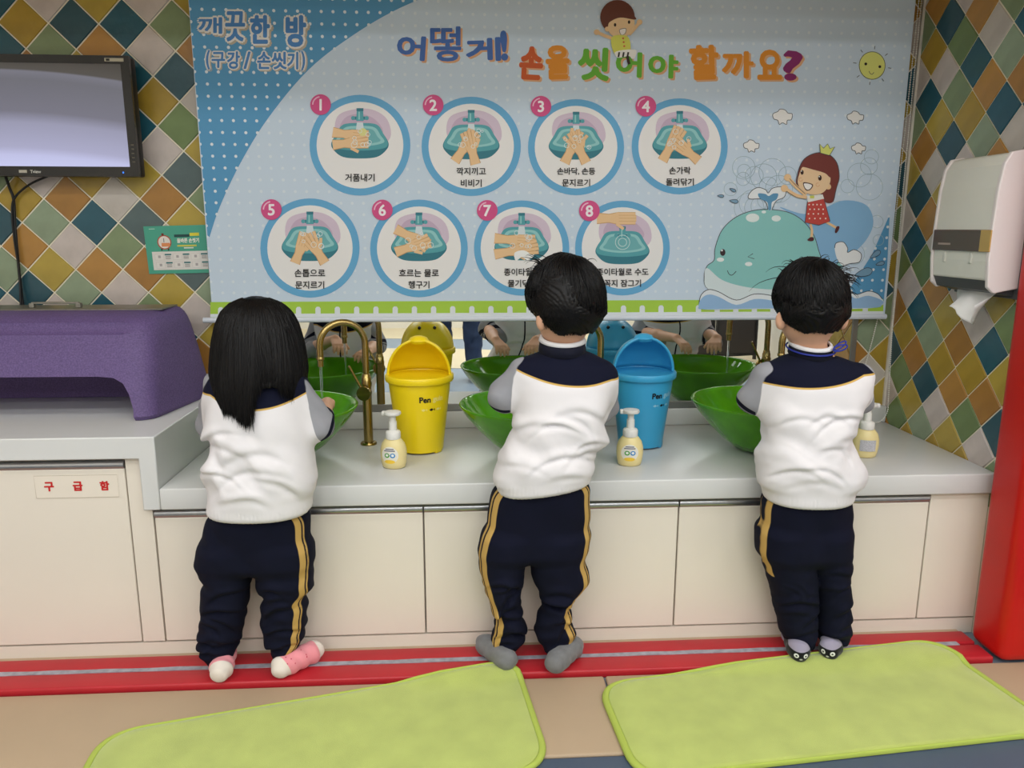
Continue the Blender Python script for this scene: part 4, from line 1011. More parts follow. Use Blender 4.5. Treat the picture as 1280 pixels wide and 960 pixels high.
# ================================================================== toy-bird bins
def bin_(rgb, loc, rz, label):
    m = mat('moulded_plastic', rgb, 0.3, var=0.03, vscale=6); t = empty('table_bin', loc, rz, label=label, cat='bin', group='small bird-shaped bins')
    hb = 0.214
    b = MB(); b.lathe([(0.058, 0.008), (0.061, 0.004), (0.0655, 0.006), (0.068, 0.03), (0.088, hb-0.02), (0.0895, hb-0.004), (0.0865, hb-0.004), (0.066, 0.03), (0.0, 0.012)], n=56)
    b.build('bucket', m, t, smooth=True, angle=50)
    for a in (-60, 60, 180):
        g = R(a-90); MB().box((-0.014, -0.008, 0.0), (0.014, 0.006, 0.022), 0.003, 2, Matrix.Translation((0.058*math.cos(g), 0.058*math.sin(g), 0))@Matrix.Rotation(g+math.pi/2, 4, 'Z')).build('foot', m, t, smooth=True)
    b = MB(); b.lathe([(0.088, hb-0.006), (0.0965, hb-0.006), (0.0985, hb-0.002), (0.0985, hb+0.010), (0.096, hb+0.013), (0.089, hb+0.013), (0.087, hb+0.008)], n=56)
    bm = b.bm; bm.faces.new([v for v in bm.verts if False]) if False else None
    b.build('rim', m, t, smooth=True, angle=50)
    # hood: back half of a dome, arched mouth towards the room
    vv, ff = [], []; na, ne = 36, 14
    for i in range(ne+1):
        e = math.pi/2*i/ne
        for j in range(na+1):
            a = math.pi*j/na*1.06-math.pi*0.03
            rr = 0.089*math.cos(e)**0.9 if i < ne else 0.0
            vv.append((rr*math.cos(a), rr*math.sin(a)-0.006*math.sin(e), hb+0.012+0.100*math.sin(e)))
    for i in range(ne):
        for j in range(na): ff.append((i*(na+1)+j, i*(na+1)+j+1, (i+1)*(na+1)+j+1, (i+1)*(na+1)+j))
    hd = pyd('hood', vv, ff, m, t, True); md = hd.modifiers.new('solid', 'SOLIDIFY'); md.thickness = 0.0035; md.offset = -1
    # thick lip round the mouth
    lip = [(0.0885*math.cos(g)**1.0 if True else 0, -0.010-0.004*math.sin(g), hb+0.010+0.101*math.sin(g)) for g in np.linspace(0.0, math.pi, 33)]
    MB().tube(lip, 0.0042, 8).build('mouth_lip', m, hd, smooth=True)
    bk = MB(); bk.lathe([(0.0, -0.010), (0.024, -0.008), (0.030, 0.0), (0.024, 0.009), (0.010, 0.014), (0.0, 0.0145)], c=(0, 0.0, hb+0.108), n=24, sy=0.85, caps=False).build('beak', m, hd, smooth=True)
    # inner lid plate
    MB().lathe([(0.0, 0.004), (0.087, 0.010), (0.087, 0.006), (0.0, 0.0)], c=(0, 0, hb-0.014), n=40, caps=False).build('inner_flap', m, t, smooth=True)
    for sx in (-1, 1):
        e, a = R(48), R(90-sx*24)
        p = Vector((0.092*math.cos(e)**0.9*math.cos(a), 0.092*math.cos(e)**0.9*math.sin(a)-0.004, hb+0.012+0.102*math.sin(e)))
        bm = bmesh.new(); bmesh.ops.create_uvsphere(bm, u_segments=12, v_segments=8, radius=0.006, matrix=Matrix.Translation(p)); me = bpy.data.meshes.new('eye'); bm.to_mesh(me); bm.free(); me.shade_smooth()
        link('eye', me, M_BLACK, hd)
    rr = lambda z: np.interp(z, [0.03, hb-0.02], [0.068, 0.088])+0.0006
    def wp(u, v, l): g = -math.pi/2+u/0.085; q = rr(v)+0.0001*l; return (q*math.cos(g), q*math.sin(g), v)
    pale = tuple(int(c+(255-c)*0.45) for c in rgb)
    k = Ink(wp); k.text('Pen', (0.024, 0.166), (28, 26, 24), h=0.0175, bold=0.05, down=False); k.build('lettering', t, kind='stuff')
    k = Ink(wp); k.text('guin', (0.0635, 0.1648), pale, h=0.0195, bold=0.04, down=False); k.build('lettering', t, kind='stuff')
    for x, c in ((0.020, pale), (0.044, (24, 22, 22)), (0.066, pale)):
        k = Ink(wp); k.blob([(x-0.007, 0.136), (x, 0.1325), (x+0.006, 0.136), (x+0.010, 0.1325), (x+0.010, 0.140), (x+0.006, 0.1365), (x, 0.140)], c); k.build('fish_mark', t)
    return t
bin_((246, 216, 24), (-0.132, 2.18, ZC), R(-3), 'yellow open-mouthed bird bin between the brass tap and second basin')
bin_((62, 166, 214), (0.522, 2.195, ZC), R(2), 'blue open-mouthed bird bin between the second and third basins')

# ================================================================== foam soap bottles
M_SOAP = mat('pale_yellow_bottle', (240, 222, 160), 0.3, var=0.02, vscale=10); M_WPL = mat('white_pump_plastic', (236, 234, 228), 0.3)
M_LAB = mat('label_paper', (236, 234, 226), 0.4)
def soap():
    t = empty('soap_bottle', (0, 0, 0), group='foam soap bottles')
    MB().lathe([(0.026, 0.0), (0.031, 0.003), (0.0345, 0.016), (0.0365, 0.036), (0.036, 0.052), (0.0315, 0.068), (0.024, 0.078), (0.019, 0.083), (0.0, 0.084)], n=40, sy=0.78).build('bottle', M_SOAP, t, smooth=True, angle=60)
    p = MB(); p.lathe([(0.0195, 0.081), (0.0205, 0.084), (0.0205, 0.098), (0.018, 0.102), (0.011, 0.104), (0.0105, 0.128), (0.0, 0.129)], n=28); pc_ = p.build('pump_collar', M_WPL, t, smooth=True, angle=50)
    h = MB(); h.lathe([(0.0085, 0.126), (0.0085, 0.144), (0.021, 0.146), (0.0235, 0.150), (0.022, 0.155), (0.010, 0.1575), (0.0, 0.158)], n=28)
    h.box((-0.030, -0.007, 0.143), (0.0, 0.007, 0.1555), 0.003, 2); h.build('pump_head', M_WPL, t, smooth=True, angle=50)
    def rad(z): return np.interp(z, [0, .003, .016, .036, .052, .068, .078], [.026, .031, .0345, .0365, .036, .0315, .024])+0.0004
    def wp(u, v, l): g = -math.pi/2+u/0.033; q = rad(v)+0.00012*l; return (q*math.cos(g), q*0.78*math.sin(g), v)
    def disc(k, c, r_, ry, rgb, nn=30):
        # fan of rings so the print follows the curve
        ly = k.lay(); b = len(k.v); k.v.append(k.pos(c[0], c[1], ly))
        for s_ in (0.5, 1.0): k.v += [k.pos(c[0]+r_*s_*math.cos(2*math.pi*i/nn), c[1]+ry*s_*math.sin(2*math.pi*i/nn), ly) for i in range(nn)]
        for i in range(nn):
            j = (i+1) % nn; k.f.append((b, b+1+i, b+1+j)); k.c.append(rgb); k.f.append((b+1+i, b+1+nn+i, b+1+nn+j, b+1+j)); k.c.append(rgb)
    k = Ink(wp); disc(k, (-0.002, 0.040), 0.0225, 0.0235, (238, 234, 222)); lb = k.build('label', t)
    k = Ink(wp); k.n = 3; disc(k, (-0.002, 0.0225), 0.014, 0.0055, (246, 206, 70)); k.build('label_band', lb)
    for c, x in (((80, 160, 60), -0.008), ((60, 140, 200), 0.006)):
        k = Ink(wp); k.n = 5; disc(k, (x, 0.040), 0.0065, 0.0065, c); disc(k, (x, 0.0405), 0.0035, 0.0035, (240, 240, 235)); k.build('label_mark', lb)
    for z, w_ in ((0.056, 0.022), (0.0515, 0.028)):
        k = Ink(wp); k.n = 5; b = len(k.v)
        for i in range(7): x = -0.002-w_/2+w_*i/6; k.v += [k.pos(x, z, 6), k.pos(x, z+0.0024, 6)]
        for i in range(6): k.f.append((b+2*i, b+2*i+2, b+2*i+3, b+2*i+1)); k.c.append((90, 92, 120))
        k.build('label_print', lb)
    return t
sp0 = soap()
for i, (x, y, a, lb) in enumerate(((-0.196, 2.013, -14, 'foam soap bottle with round front label in front of the yellow bin'), (0.448, 2.0, -8, 'foam soap bottle with round front label in front of the blue bin'), (1.135, 2.04, 168, 'foam soap bottle turned to its back label by the tiled side wall'))):
    q = sp0 if i == 0 else copy_tree(sp0); q.location = (x, y, ZC); q.rotation_euler = (0, 0, R(a)); q['label'] = lb; q['category'] = 'soap bottle'
    if i == 2:
        bl = MB(); n_ = 8; vv = []
        for j in range(n_+1):
            g = R(55+70*j/n_); vv += [(0.0372*math.cos(g), 0.0372*0.78*math.sin(g)+0.0006, 0.022), (0.0372*math.cos(g), 0.0372*0.78*math.sin(g)+0.0006, 0.054)]
        lb_ = pyd('back_label', vv, [(2*j, 2*j+1, 2*j+3, 2*j+2) for j in range(n_)], mat('grey_label', (196, 196, 202), 0.4, var=0.3, vscale=500), q)

# ================================================================== towel dispenser on the side wall
M_DISP = mat('grey_white_plastic', (226, 224, 213), 0.35, var=0.02, vscale=6); M_PINK = mat('white_side_plastic', (228, 219, 217), 0.35); M_DGREY = mat('dark_grey_plastic', (74, 76, 78), 0.4)
ds = wroot('towel_dispenser', (WX, 1.975, 0.935), label='white paper towel dispenser with brown window band on the tiled side wall', cat='dispenser')
D0, D1 = 1.858, 2.096
prof = [(1.385, 1.281), (1.3630, 1.287), (1.3340, 1.281), (1.3190, 1.255), (1.3110, 1.20), (1.3070, 1.10), (1.3070, 1.02), (1.3110, 0.972), (1.385, 0.955)]
MB().prism([(x, D0+0.008, z) for x, z in prof], (0, D1-D0-0.012, 0)).build('cover', M_DISP, ds, bev=0.006, bseg=3)
prof2 = [(1.390, 1.284), (1.3630, 1.290), (1.3300, 1.284), (1.3150, 1.257), (1.3070, 1.20), (1.3030, 1.10), (1.3030, 1.02), (1.3100, 0.955), (1.3280, 0.94), (1.3500, 0.945), (1.39, 0.952)]
MB().prism([(x, D0-0.004, z) for x, z in prof2], (0, 0.013, 0)).build('side_cover', M_PINK, ds, bev=0.003)
MB().prism([(x, D1-0.006, z) for x, z in prof2], (0, 0.010, 0)).build('side_cover', M_PINK, ds, bev=0.003)
MB().box((1.388, D0-0.010, 0.925), (WX, D1+0.01, 1.290), 0.003, 2).build('back_plate', M_DGREY, ds)
MB().prism([(1.3130, D0+0.01, 0.974), (1.3260, D0+0.01, 0.945), (1.39, D0+0.01, 0.93), (1.39, D0+0.01, 0.956)], (0, D1-D0-0.014, 0)).build('tray', M_DGREY, ds, bev=0.002)
mw = mat('smoked_brown_window', (92, 70, 60), 0.14, spec=0.7)
MB().box((1.3015, D0-0.001, 1.043), (1.3100, D1-0.004, 1.098), 0.002, 2).build('window_band', mw, ds)
MB().box((1.3008, D0-0.0045, 1.0435), (1.3040, D0+0.036, 1.0975), 0.001, 1).build('window_band', mat('gold_window_end', (206, 164, 96), 0.25, metal=0.3), ds)
MB().box((1.3035, D0-0.0052, 1.045), (1.3380, D0-0.001, 1.096), 0.001, 1).build('window_band', mat('amber_window', (196, 150, 84), 0.2, spec=0.6), ds)
for y in (D0+0.065, D0+0.175): MB().box((1.3042, y, 1.012), (1.3080, y+0.012, 1.040), 0.002, 2).build('latch_slot', mat('clear_slot', (216, 214, 204), 0.25), ds)
MB().lathe([(0.006, 0), (0.006, 0.003), (0.003, 0.003), (0.0, 0.001)], n=16).build('lock', M_DGREY, ds).rotation_euler = (R(90), 0, 0)
ds.children[-1].location = Vector((1.3250, D0-0.004, 0.958))-ds.location
ik = Ink(lambda u, v, l: (1.3012, u, v)); ik.poly([(D1-0.085, 1.058), (D1-0.03, 1.058), (D1-0.03, 1.063), (D1-0.085, 1.063)], (170, 150, 140)); ik.build('maker_mark', ds)
# hanging towel
g = 14; vv, ff = [], []
for i in range(g+1):
    for j in range(g+1):
        u, t = i/g, j/g                                     # u across, t downwards
        y = 2.05-0.165*u-0.02*t*(1-u)+0.016*t*u; drop = 0.055+0.035*math.exp(-((u-0.62)/0.22)**2)-0.03*max(0, u-0.8)*3
        x = 1.362-0.035*t+0.012*math.sin(u*9+t*2)*(0.3+t)+0.006*math.sin(u*21+1)*t
        vv.append((x, y, 0.945-drop*t+0.006*math.sin(u*6)*t))
for i in range(g):
    for j in range(g): a = i*(g+1)+j; ff.append((a, a+1, a+g+2, a+g+1))
tw = pyd('paper_towel', vv, ff, mat('white_paper', (240, 238, 236), 0.9), None, True, label='white paper towel sticking out under the dispenser', cat='paper towel')
md = tw.modifiers.new('solid', 'SOLIDIFY'); md.thickness = 0.0008

# ================================================================== lime bath mats
M_LIME = mat('lime_plush', (182, 196, 103), 0.95, sheen=0.4, var=0.10, vscale=14, bump=0.6, bscale=600, bdist=0.0015); M_LIMEH = mat('lime_hem', (178, 196, 88), 0.9, bump=0.5, bscale=900)
def bath_mat(C, label, r_=0.085):
    C = [Vector((p.x, p.y, 0)) for p in C]; ctr = sum(C, Vector())/4; out = []
    for i in range(4):
        a, b, d = C[i-1], C[i], C[(i+1) % 4]; u, v = (a-b).normalized(), (d-b).normalized(); s_, e_ = b+u*r_, b+v*r_
        for q in range(10): t = q/9; out.append(s_*(1-t)**2+b*2*t*(1-t)+e_*t*t)
        for q in range(1, 14): out.append(e_.lerp(d+(b-d).normalized()*r_, q/14))
    n = len(out)
    root = wroot('bath_mat', (ctr.x, ctr.y, 0), label=label, cat='bath mat', group='lime bath mats')
    def zb(p): s_ = min(1, max(0, (p.y-1.700)/0.030)); return 0.0008+(RED_Z+0.0008)*(s_*s_*(3-2*s_))
    def shell(ks, name, m, h0):
        v, f = [], []
        for k, dz in ks:
            for p in out: q = ctr+(p-ctr)*k; v.append((q.x, q.y, zb(q)+dz+0.0008*math.sin(q.x*19+q.y*7)*(1 if dz > 0.004 else 0)))
        for l in range(len(ks)-1): f += [(l*n+i, l*n+(i+1) % n, (l+1)*n+(i+1) % n, (l+1)*n+i) for i in range(n)]
        f.append(tuple(range((len(ks)-1)*n, len(ks)*n)))
        return pyd(name, v, f, m, root, True)
    shell([(0.965, 0.0), (0.972, 0.006), (0.962, 0.0085), (0.9, 0.009), (0.8, 0.009), (0.65, 0.009), (0.5, 0.009), (0.35, 0.009), (0.2, 0.009), (0.08, 0.009)], 'pile', M_LIME, 0)
    v, f = [], []; sec = [(0.968, 0.002), (0.968, 0.0085), (0.976, 0.0105), (0.986, 0.0105), (0.996, 0.0085), (1.0, 0.004), (0.998, 0.0003)]
    for k, dz in sec:
        for p in out: q = ctr+(p-ctr)*k; v.append((q.x, q.y, zb(q)+dz))
    for l in range(len(sec)-1): f += [(l*n+i, (l+1)*n+i, (l+1)*n+(i+1) % n, l*n+(i+1) % n) for i in range(n)]
    pyd('hem', v, f, M_LIMEH, root, True)
fl = lambda x, y: at(x, y, Z=0.012)
TL, TR, BR2 = fl(126, 914), fl(648, 826), fl(692, 954); bath_mat([TL, TR, BR2, TL+(BR2-TR)], 'lime green bath mat on the floor behind the girl with long hair')
bath_mat([fl(744, 852), fl(1172, 801), fl(1335, 912), fl(794, 972)], 'lime green bath mat on the floor behind the boy nearest the red post')
# ================================================================== people
SKIN_RGB, LIP_RGB = (222, 172, 142), (196, 110, 100)
M_SKIN = attr_mat('skin', SKIN_RGB, [('lip', LIP_RGB)], rough=0.5, bump=0.1, bscale=300, sheen=0.05, var=0.05, vscale=18, soft=0.001)
M_HAIR = mat('black_hair', (10, 8, 9), 0.42, spec=0.28)
M_EYE = mat('dark_eye', (30, 20, 18), 0.15); M_EYEW = mat('eye_white', (236, 234, 230), 0.2)
def v3(p): return np.array(p, float)
def lerp(a, b, t): return v3(a)*(1-t)+v3(b)*t
def rows_px(tab, Yf, bf):
    """silhouette rows (photo y, left x, right x) -> ovals standing at depth Yf(y) with half depth bf(y)"""
    out = []
    for py, xl_, xr_ in tab:
        Y = Yf(py); a, b = at(xl_, py, Y=Y), at(xr_, py, Y=Y)
        out.append(((a.z+b.z)/2, (a.x+b.x)/2, Y, (b.x-a.x)/2, bf(py)))
    return out
def ip(*kv):
    k = sorted(kv); return lambda y: float(np.interp(y, [q[0] for q in k], [q[1] for q in k]))
def hand_sdf(F, wrist, fwd, up, side, s=1.0, curl=0.6, k=0.004):
    """palm, four unequal bent fingers, thumb from the side of the palm near its base; side = +1 right hand"""
    fwd = v3(fwd)/np.linalg.norm(fwd); up = v3(up)-fwd*np.dot(v3(up), fwd); up /= np.linalg.norm(up); lat = np.cross(fwd, up)*side   # lat points to the little-finger side
    w_ = v3(wrist); pl = 0.050*s
    for o_ in (-0.017, -0.006, 0.006, 0.017): F.cone(w_+lat*o_*0.6*s, w_+fwd*pl+lat*o_*s*1.08, 0.010*s, 0.0085*s, 0.006)
    for i, L_ in enumerate((0.040, 0.046, 0.043, 0.034)):
        o_ = (i-1.5)*0.0135*s; b0 = w_+fwd*pl*0.95+lat*o_; dv = fwd+lat*(i-1.5)*0.10
        d1 = dv*math.cos(curl*.4)-up*math.sin(curl*.4); d2 = dv*math.cos(curl)-up*math.sin(curl); d3 = dv*math.cos(curl*1.5)-up*math.sin(curl*1.5)
        p1 = b0+d1*L_*.42*s; p2 = p1+d2*L_*.33*s; p3 = p2+d3*L_*.25*s
        F.chain([b0, p1, p2, p3], [0.0068*s, 0.0062*s, 0.0058*s, 0.005*s], k)
    tb = w_+fwd*pl*0.28-lat*0.016*s; d = fwd*0.75-lat*0.62-up*0.25; d /= np.linalg.norm(d); t1 = tb+d*0.026*s; t2 = t1+(d*0.8+fwd*0.3-up*0.2)*0.020*s
    F.chain([tb, t1, t2], [0.0085*s, 0.0070*s, 0.0056*s], k)
def face(F, c, hd, fwd, s=1.0):
    """skull, jaw, nose, ears; fwd = looking direction (unit, roughly horizontal), head leans with it"""
    up = v3((0, 0, 1)); fwd = v3(fwd)/np.linalg.norm(fwd); lat = np.cross(fwd, up); lat /= np.linalg.norm(lat); up = np.cross(lat, fwd)
    F.ell(c, hd, 0.01)
    F.ell(c+fwd*0.022*s-up*0.045*s, v3((0.050, 0.055, 0.048))*s, 0.03)
    F.cone(c+fwd*0.080*s-up*0.008*s, c+fwd*0.094*s-up*0.030*s, 0.005*s, 0.0095*s, 0.012)
    for sg in (-1, 1):
        e = c+lat*sg*(hd[0]*1.0+0.004*s)-up*0.038*s-fwd*0.006*s
        F.ell(e, v3((0.013, 0.013, 0.023))*s, 0.006)
    F.ell(c+fwd*0.082*s-up*0.055*s, v3((0.018, 0.010, 0.008))*s, 0.008)
    return fwd, lat, up
def face_parts(root, c, fr, s=1.0):
    fwd, lat, up = fr
    for sg in (-1, 1):
        p = c+fwd*0.077*s+lat*sg*0.030*s+up*0.0*s
        bm = bmesh.new(); bmesh.ops.create_uvsphere(bm, u_segments=16, v_segments=10, radius=0.0105*s, matrix=Matrix.Translation(p))
        me = bpy.data.meshes.new('eye'); bm.to_mesh(me); bm.free(); me.shade_smooth(); e = link('eye', me, M_EYEW, root)
        bm = bmesh.new(); bmesh.ops.create_uvsphere(bm, u_segments=12, v_segments=8, radius=0.0062*s, matrix=Matrix.Translation(p+fwd*0.0056*s))
        me = bpy.data.meshes.new('iris'); bm.to_mesh(me); bm.free(); me.shade_smooth(); link('iris', me, M_EYE, e)
def strands(name, P, rad, root, m=M_HAIR):
    """P: (n, k, 3) strand points, rad: (k,) taper -> one mesh of three-sided tapering locks"""
    P = np.asarray(P, float); n, k, _ = P.shape
    T = np.gradient(P, axis=1); T /= np.linalg.norm(T, axis=2, keepdims=True)+1e-9
    ref = np.random.RandomState(1).normal(size=(n, 1, 3)); A = np.cross(T, ref); A /= np.linalg.norm(A, axis=2, keepdims=True)+1e-9; B = np.cross(T, A)
    V = np.stack([P+(A*math.cos(g)+B*math.sin(g))*np.asarray(rad)[None, :, None] for g in (0, 2.094, 4.189)], 2)      # n,k,3,3
    idx = np.arange(n*k*3).reshape(n, k, 3); Q = []
    for j in range(3):
        a, b = idx[:, :-1, j], idx[:, :-1, (j+1) % 3]; c, d = idx[:, 1:, (j+1) % 3], idx[:, 1:, j]
        Q.append(np.stack([a, b, c, d], 2).reshape(-1, 4))
    o = mesh_field(name, V.reshape(-1, 3), np.concatenate(Q), m, root); o['kind'] = 'stuff'
    return o

def creases_rnd(seed, n, xr, t0, t1, an, ln, am):
    rs = np.random.RandomState(seed)
    return [(rs.uniform(-xr, xr), rs.uniform(t0, t1), rs.normal(0, an), rs.rand(), rs.uniform(*ln), rs.uniform(0.005, 0.009), rs.uniform(*am)) for _ in range(n)]
def crease_sd(X, Z, cl):
    """pinched folds: a groove with a soft ridge above it, along short bowed lines"""
    o_ = 0
    for xc_, zc_, an, ln, sg_, am in cl:
        ca, sa = math.cos(an), math.sin(an); a_ = (X-xc_)*ca+(Z-zc_)*sa; b_ = -(X-xc_)*sa+(Z-zc_)*ca+0.35*a_*a_/ln
        o_ = o_+am*np.exp(-(a_/ln)**2)*(np.exp(-(b_/sg_)**2)-0.8*np.exp(-((b_-1.9*sg_)/(1.5*sg_))**2))
    return o_
def child(K):
    root = wroot('person', tuple(K['base']), label=K['label'], cat='person')
    seed = K['seed']
    tor = Loft(rows_px(K['torso'], K['tY'], K['tB']), p=2.3, rnd=0.014)
    zh, zs = tor.z[0], tor.z[-1]; tilt = K.get('tilt', 0.0); cx0 = K['base'][0]
    def zt(X, Z): return Z-tilt*(X-cx0)*np.clip((zs-Z)/(zs-zh), 0, 1)
    # ---------------- jacket
    arms = K['arms']                    # per arm: shoulder, elbow, cuff, wrist, hand direction
    lo = np.minimum.reduce([tor.lo]+[np.minimum.reduce([v3(a[i]) for i in range(3)]) for a in arms])-0.06
    hi = np.maximum.reduce([tor.hi]+[np.maximum.reduce([v3(a[i]) for i in range(3)]) for a in arms])+0.06
    F = Field(lo, hi, 0.004)
    cl = [(cx0+x_, zs-(zs-zh)*t_, an-np.sign(x_)*0.35*r_, ln, sg_, am) for x_, t_, an, r_, ln, sg_, am in creases_rnd(seed+90, K.get('nc', 9), 0.10, 0.36, 0.88, 0.28, (0.035, 0.080), (0.003, 0.0060))]
    crease = lambda X, Z, back: crease_sd(X, Z, cl)
    def d_tor(X, Y, Z):
        d = tor.sd(X, Y, zt(X, Z))
        t = np.clip((zs-Z)/(zs-zh), 0, 1)
        belly = np.exp(-((t-0.62)/0.22)**2)
        d = d+folds(X, Y, Z, seed, [((0.25, 0.1, 1), 0.10), ((-0.6, 0.2, 1), 0.15), ((0.7, 0, 1), 0.12)], 0.0165)*belly
        d = d+folds(X, Y, Z, seed+7, [((1, 0.2, 0.5), 0.16), ((-1, 0.2, 0.6), 0.19)], 0.0055)*np.clip(t*2.5-0.3, 0, 1)*np.clip((0.93-t)*8, 0, 1)
        d = d+crease(X, Z, Y < 1.79)*np.clip((0.9-t)*10, 0, 1)
        rib = np.clip((t-0.915)*60, 0, 1)
        return d+rib*0.0006*np.sin(X*900)
    def d_arm(X, Y, Z, a):
        S, E, C = [v3(q) for q in a[:3]]
        d = smin(sd_cone(X, Y, Z, S, E, K['rs'], K['rs']*0.92), sd_cone(X, Y, Z, E, C, K['rs']*0.92, K['rs']*0.86), 0.015)
        return d+folds(X, Y, Z, seed+3, [((0.4, 1, 0.5), 0.045), ((0.8, 0.3, 1), 0.06)], 0.006)
    F.add(d_tor, tor.lo-0.03, tor.hi+0.03, 0.004)
    for a in arms:
        q = np.stack([v3(p) for p in a[:3]]); F.add(lambda X, Y, Z: d_arm(X, Y, Z, a), q.min(0)-0.06, q.max(0)+0.06, 0.022)
    V, Q = F.mesh(); X, Y, Z = V.T
    dt = tor.sd(X, Y, zt(X, Z)); da = np.minimum.reduce([d_arm(X, Y, Z, a) for a in arms])
    p3 = [at(px, py, Y=K['tY'](py)-K['tB'](py)*0.9) for px, py in K['yoke']]
    cf = np.polyfit([q.x for q in p3], [q.z for q in p3], 2)
    xc = np.clip(X, min(q.x for q in p3)-0.01, max(q.x for q in p3)+0.01)
    yk = Z-np.polyval(cf, xc)
    sl = np.where(da < dt-0.006, 1.0, 0)*0+np.clip((dt-da)-0.010, -0.02, 0.02)
    # bands near the cuff, measured along the forearm
    tc_ = np.full(len(X), 9.0)
    for a in arms:
        E, C = v3(a[1]), v3(a[2]); L_ = np.linalg.norm(C-E); u = (C-E)/L_
        s_ = L_-((X-E[0])*u[0]+(Y-E[1])*u[1]+(Z-E[2])*u[2]); m_ = d_arm(X, Y, Z, a) < da+1e-4
        tc_ = np.where(m_, s_+K['rs']*0.5, tc_)
    band = np.where(sl > 0, np.maximum(0.012-np.abs(tc_-0.050), 0.004-np.abs(tc_-0.080)), -0.01)
    for a in arms:                                  # pushed-up cuffs: the knitted bands bunch round the elbow
        if len(a) > 8:
            ub = v3(a[8]); ub /= np.linalg.norm(ub); E = v3(a[1]); q = (X-E[0])*ub[0]+(Y-E[1])*ub[1]+(Z-E[2])*ub[2]
            near = np.sqrt((X-E[0])**2+(Y-E[1])**2+(Z-E[2])**2) < 0.075
            band = np.where((sl > 0) & near, np.maximum(band, np.maximum(0.0065-np.abs(q-0.0195), 0.0014-np.abs(q-0.0315))), band)
    zipl = np.where(Y > tor.par(Z)[1], 0.003-np.abs(X-tor.par(Z)[0]), -0.01)
    m = attr_mat('jacket_jersey', (228, 224, 226), [('pipe', (206, 168, 92)), ('yoke', (12, 15, 36)), ('sleeve', K['grey']), ('band', (12, 15, 36)), ('zipper', (12, 15, 36))], rough=0.9, bump=0.25, bscale=700, soft=0.0006, var=0.02, sheen=0.0)
    jk = mesh_field('jacket', V, Q, m, root, {'yoke': yk, 'pipe': yk+0.0042, 'sleeve': sl, 'band': band, 'zipper': zipl})
    # collar: standing knitted band with pale edge
    cc = at(*K['collar'][0], Y=K['neckY']); ra, rb, hc = K['collar'][1:]
    def ring(z0, z1, grow, name, mm, th=0.006):
        bm = MB(); n_ = 40; secs = [(0, z0), (grow, z1), (grow-0.003, z1+0.002), (grow-th, z1), (-th, z0)]
        rg = []
        for g_, z in secs: rg.append([bm.bm.verts.new((cc.x+(ra+g_)*math.cos(2*math.pi*i/n_), cc.y+(rb+g_)*math.sin(2*math.pi*i/n_), cc.z+z-0.010*math.sin(2*math.pi*i/n_)*-1)) for i in range(n_)])
        for a_, b_ in zip(rg, rg[1:]+rg[:1]):
            for i in range(n_): bm.bm.faces.new((a_[i], a_[(i+1) % n_], b_[(i+1) % n_], b_[i]))
        return bm.build(name, mm, root, smooth=True, angle=180)
    ring(-hc*0.6, hc*0.62, -0.003, 'collar', mat('navy_rib', (12, 15, 36), 0.9, bump=0.4, bscale=500))
    ring(hc*0.62, hc, -0.0035, 'collar_edge', mat('white_rib', (234, 232, 234), 0.9), 0.0075)
    # ---------------- trousers
    hy0, hy1 = K['hips'][0][0], K['hips'][-1][0]
    hip = Loft(rows_px(K['hips'], K['lY'], lambda y: K['hipB']-0.014*max(0, (y-hy0)/(hy1-hy0))), p=2.4, rnd=0.034)
    legs = [Loft(rows_px(t, K['lY'], K['lB']), p=2.2, rnd=0.010) for t in K['legs']]
    lo = np.minimum.reduce([hip.lo]+[l.lo for l in legs])-0.02; hi = np.maximum.reduce([hip.hi]+[l.hi for l in legs])+0.02
    F = Field(lo, hi, 0.004)
    lcl = [[(float(l.par(zq)[0])+x_, zq, an, ln, sg_, am) for x_, t_, an, r_, ln, sg_, am in creases_rnd(seed+70+i, 9, 0.028, 0.04, 0.72, 0.45, (0.022, 0.045), (0.005, 0.009)) for zq in [l.z[0]+(l.z[-1]-l.z[0])*t_]] for i, l in enumerate(legs)]
    def d_leg(X, Y, Z, l, s_):
        t = (Z-l.z[0])/(l.z[-1]-l.z[0]); low = np.clip(1.15-t*0.9, 0.15, 1)
        return l.sd(X, Y, Z)+folds(X, Y, Z, seed+s_, [((0.35, 0.2, 1), 0.045), ((-0.4, 0.2, 1), 0.06), ((0.1, 0.5, 1), 0.035)], 0.0060*K.get('fold', 1.0))*low+crease_sd(X, Z, lcl[s_-30])*K.get('fold', 1.0)
    def d_hip(X, Y, Z): return hip.sd(X, Y, Z)+folds(X, Y, Z, seed+20, [((0.7, 0, 0.7), 0.1), ((-0.6, .2, .7), 0.13)], 0.004)
    F.add(d_hip, hip.lo, hip.hi, 0.004)
    for i, l in enumerate(legs):
        sub = Field.sub
        sl_, X, Y, Z = F.sub(l.lo-0.02, l.hi+0.02); dl = d_leg(X, Y, Z, l, 30+i).astype(np.float32)
        kz = np.clip((Z-(hip.z[0]-0.025))/0.05, 0, 1)*0.03+0.0015
        F.F[sl_] = smin(F.F[sl_], dl, kz.astype(np.float32))
    V, Q = F.mesh(); X, Y, Z = V.T
    g1 = np.full(len(X), -0.01)
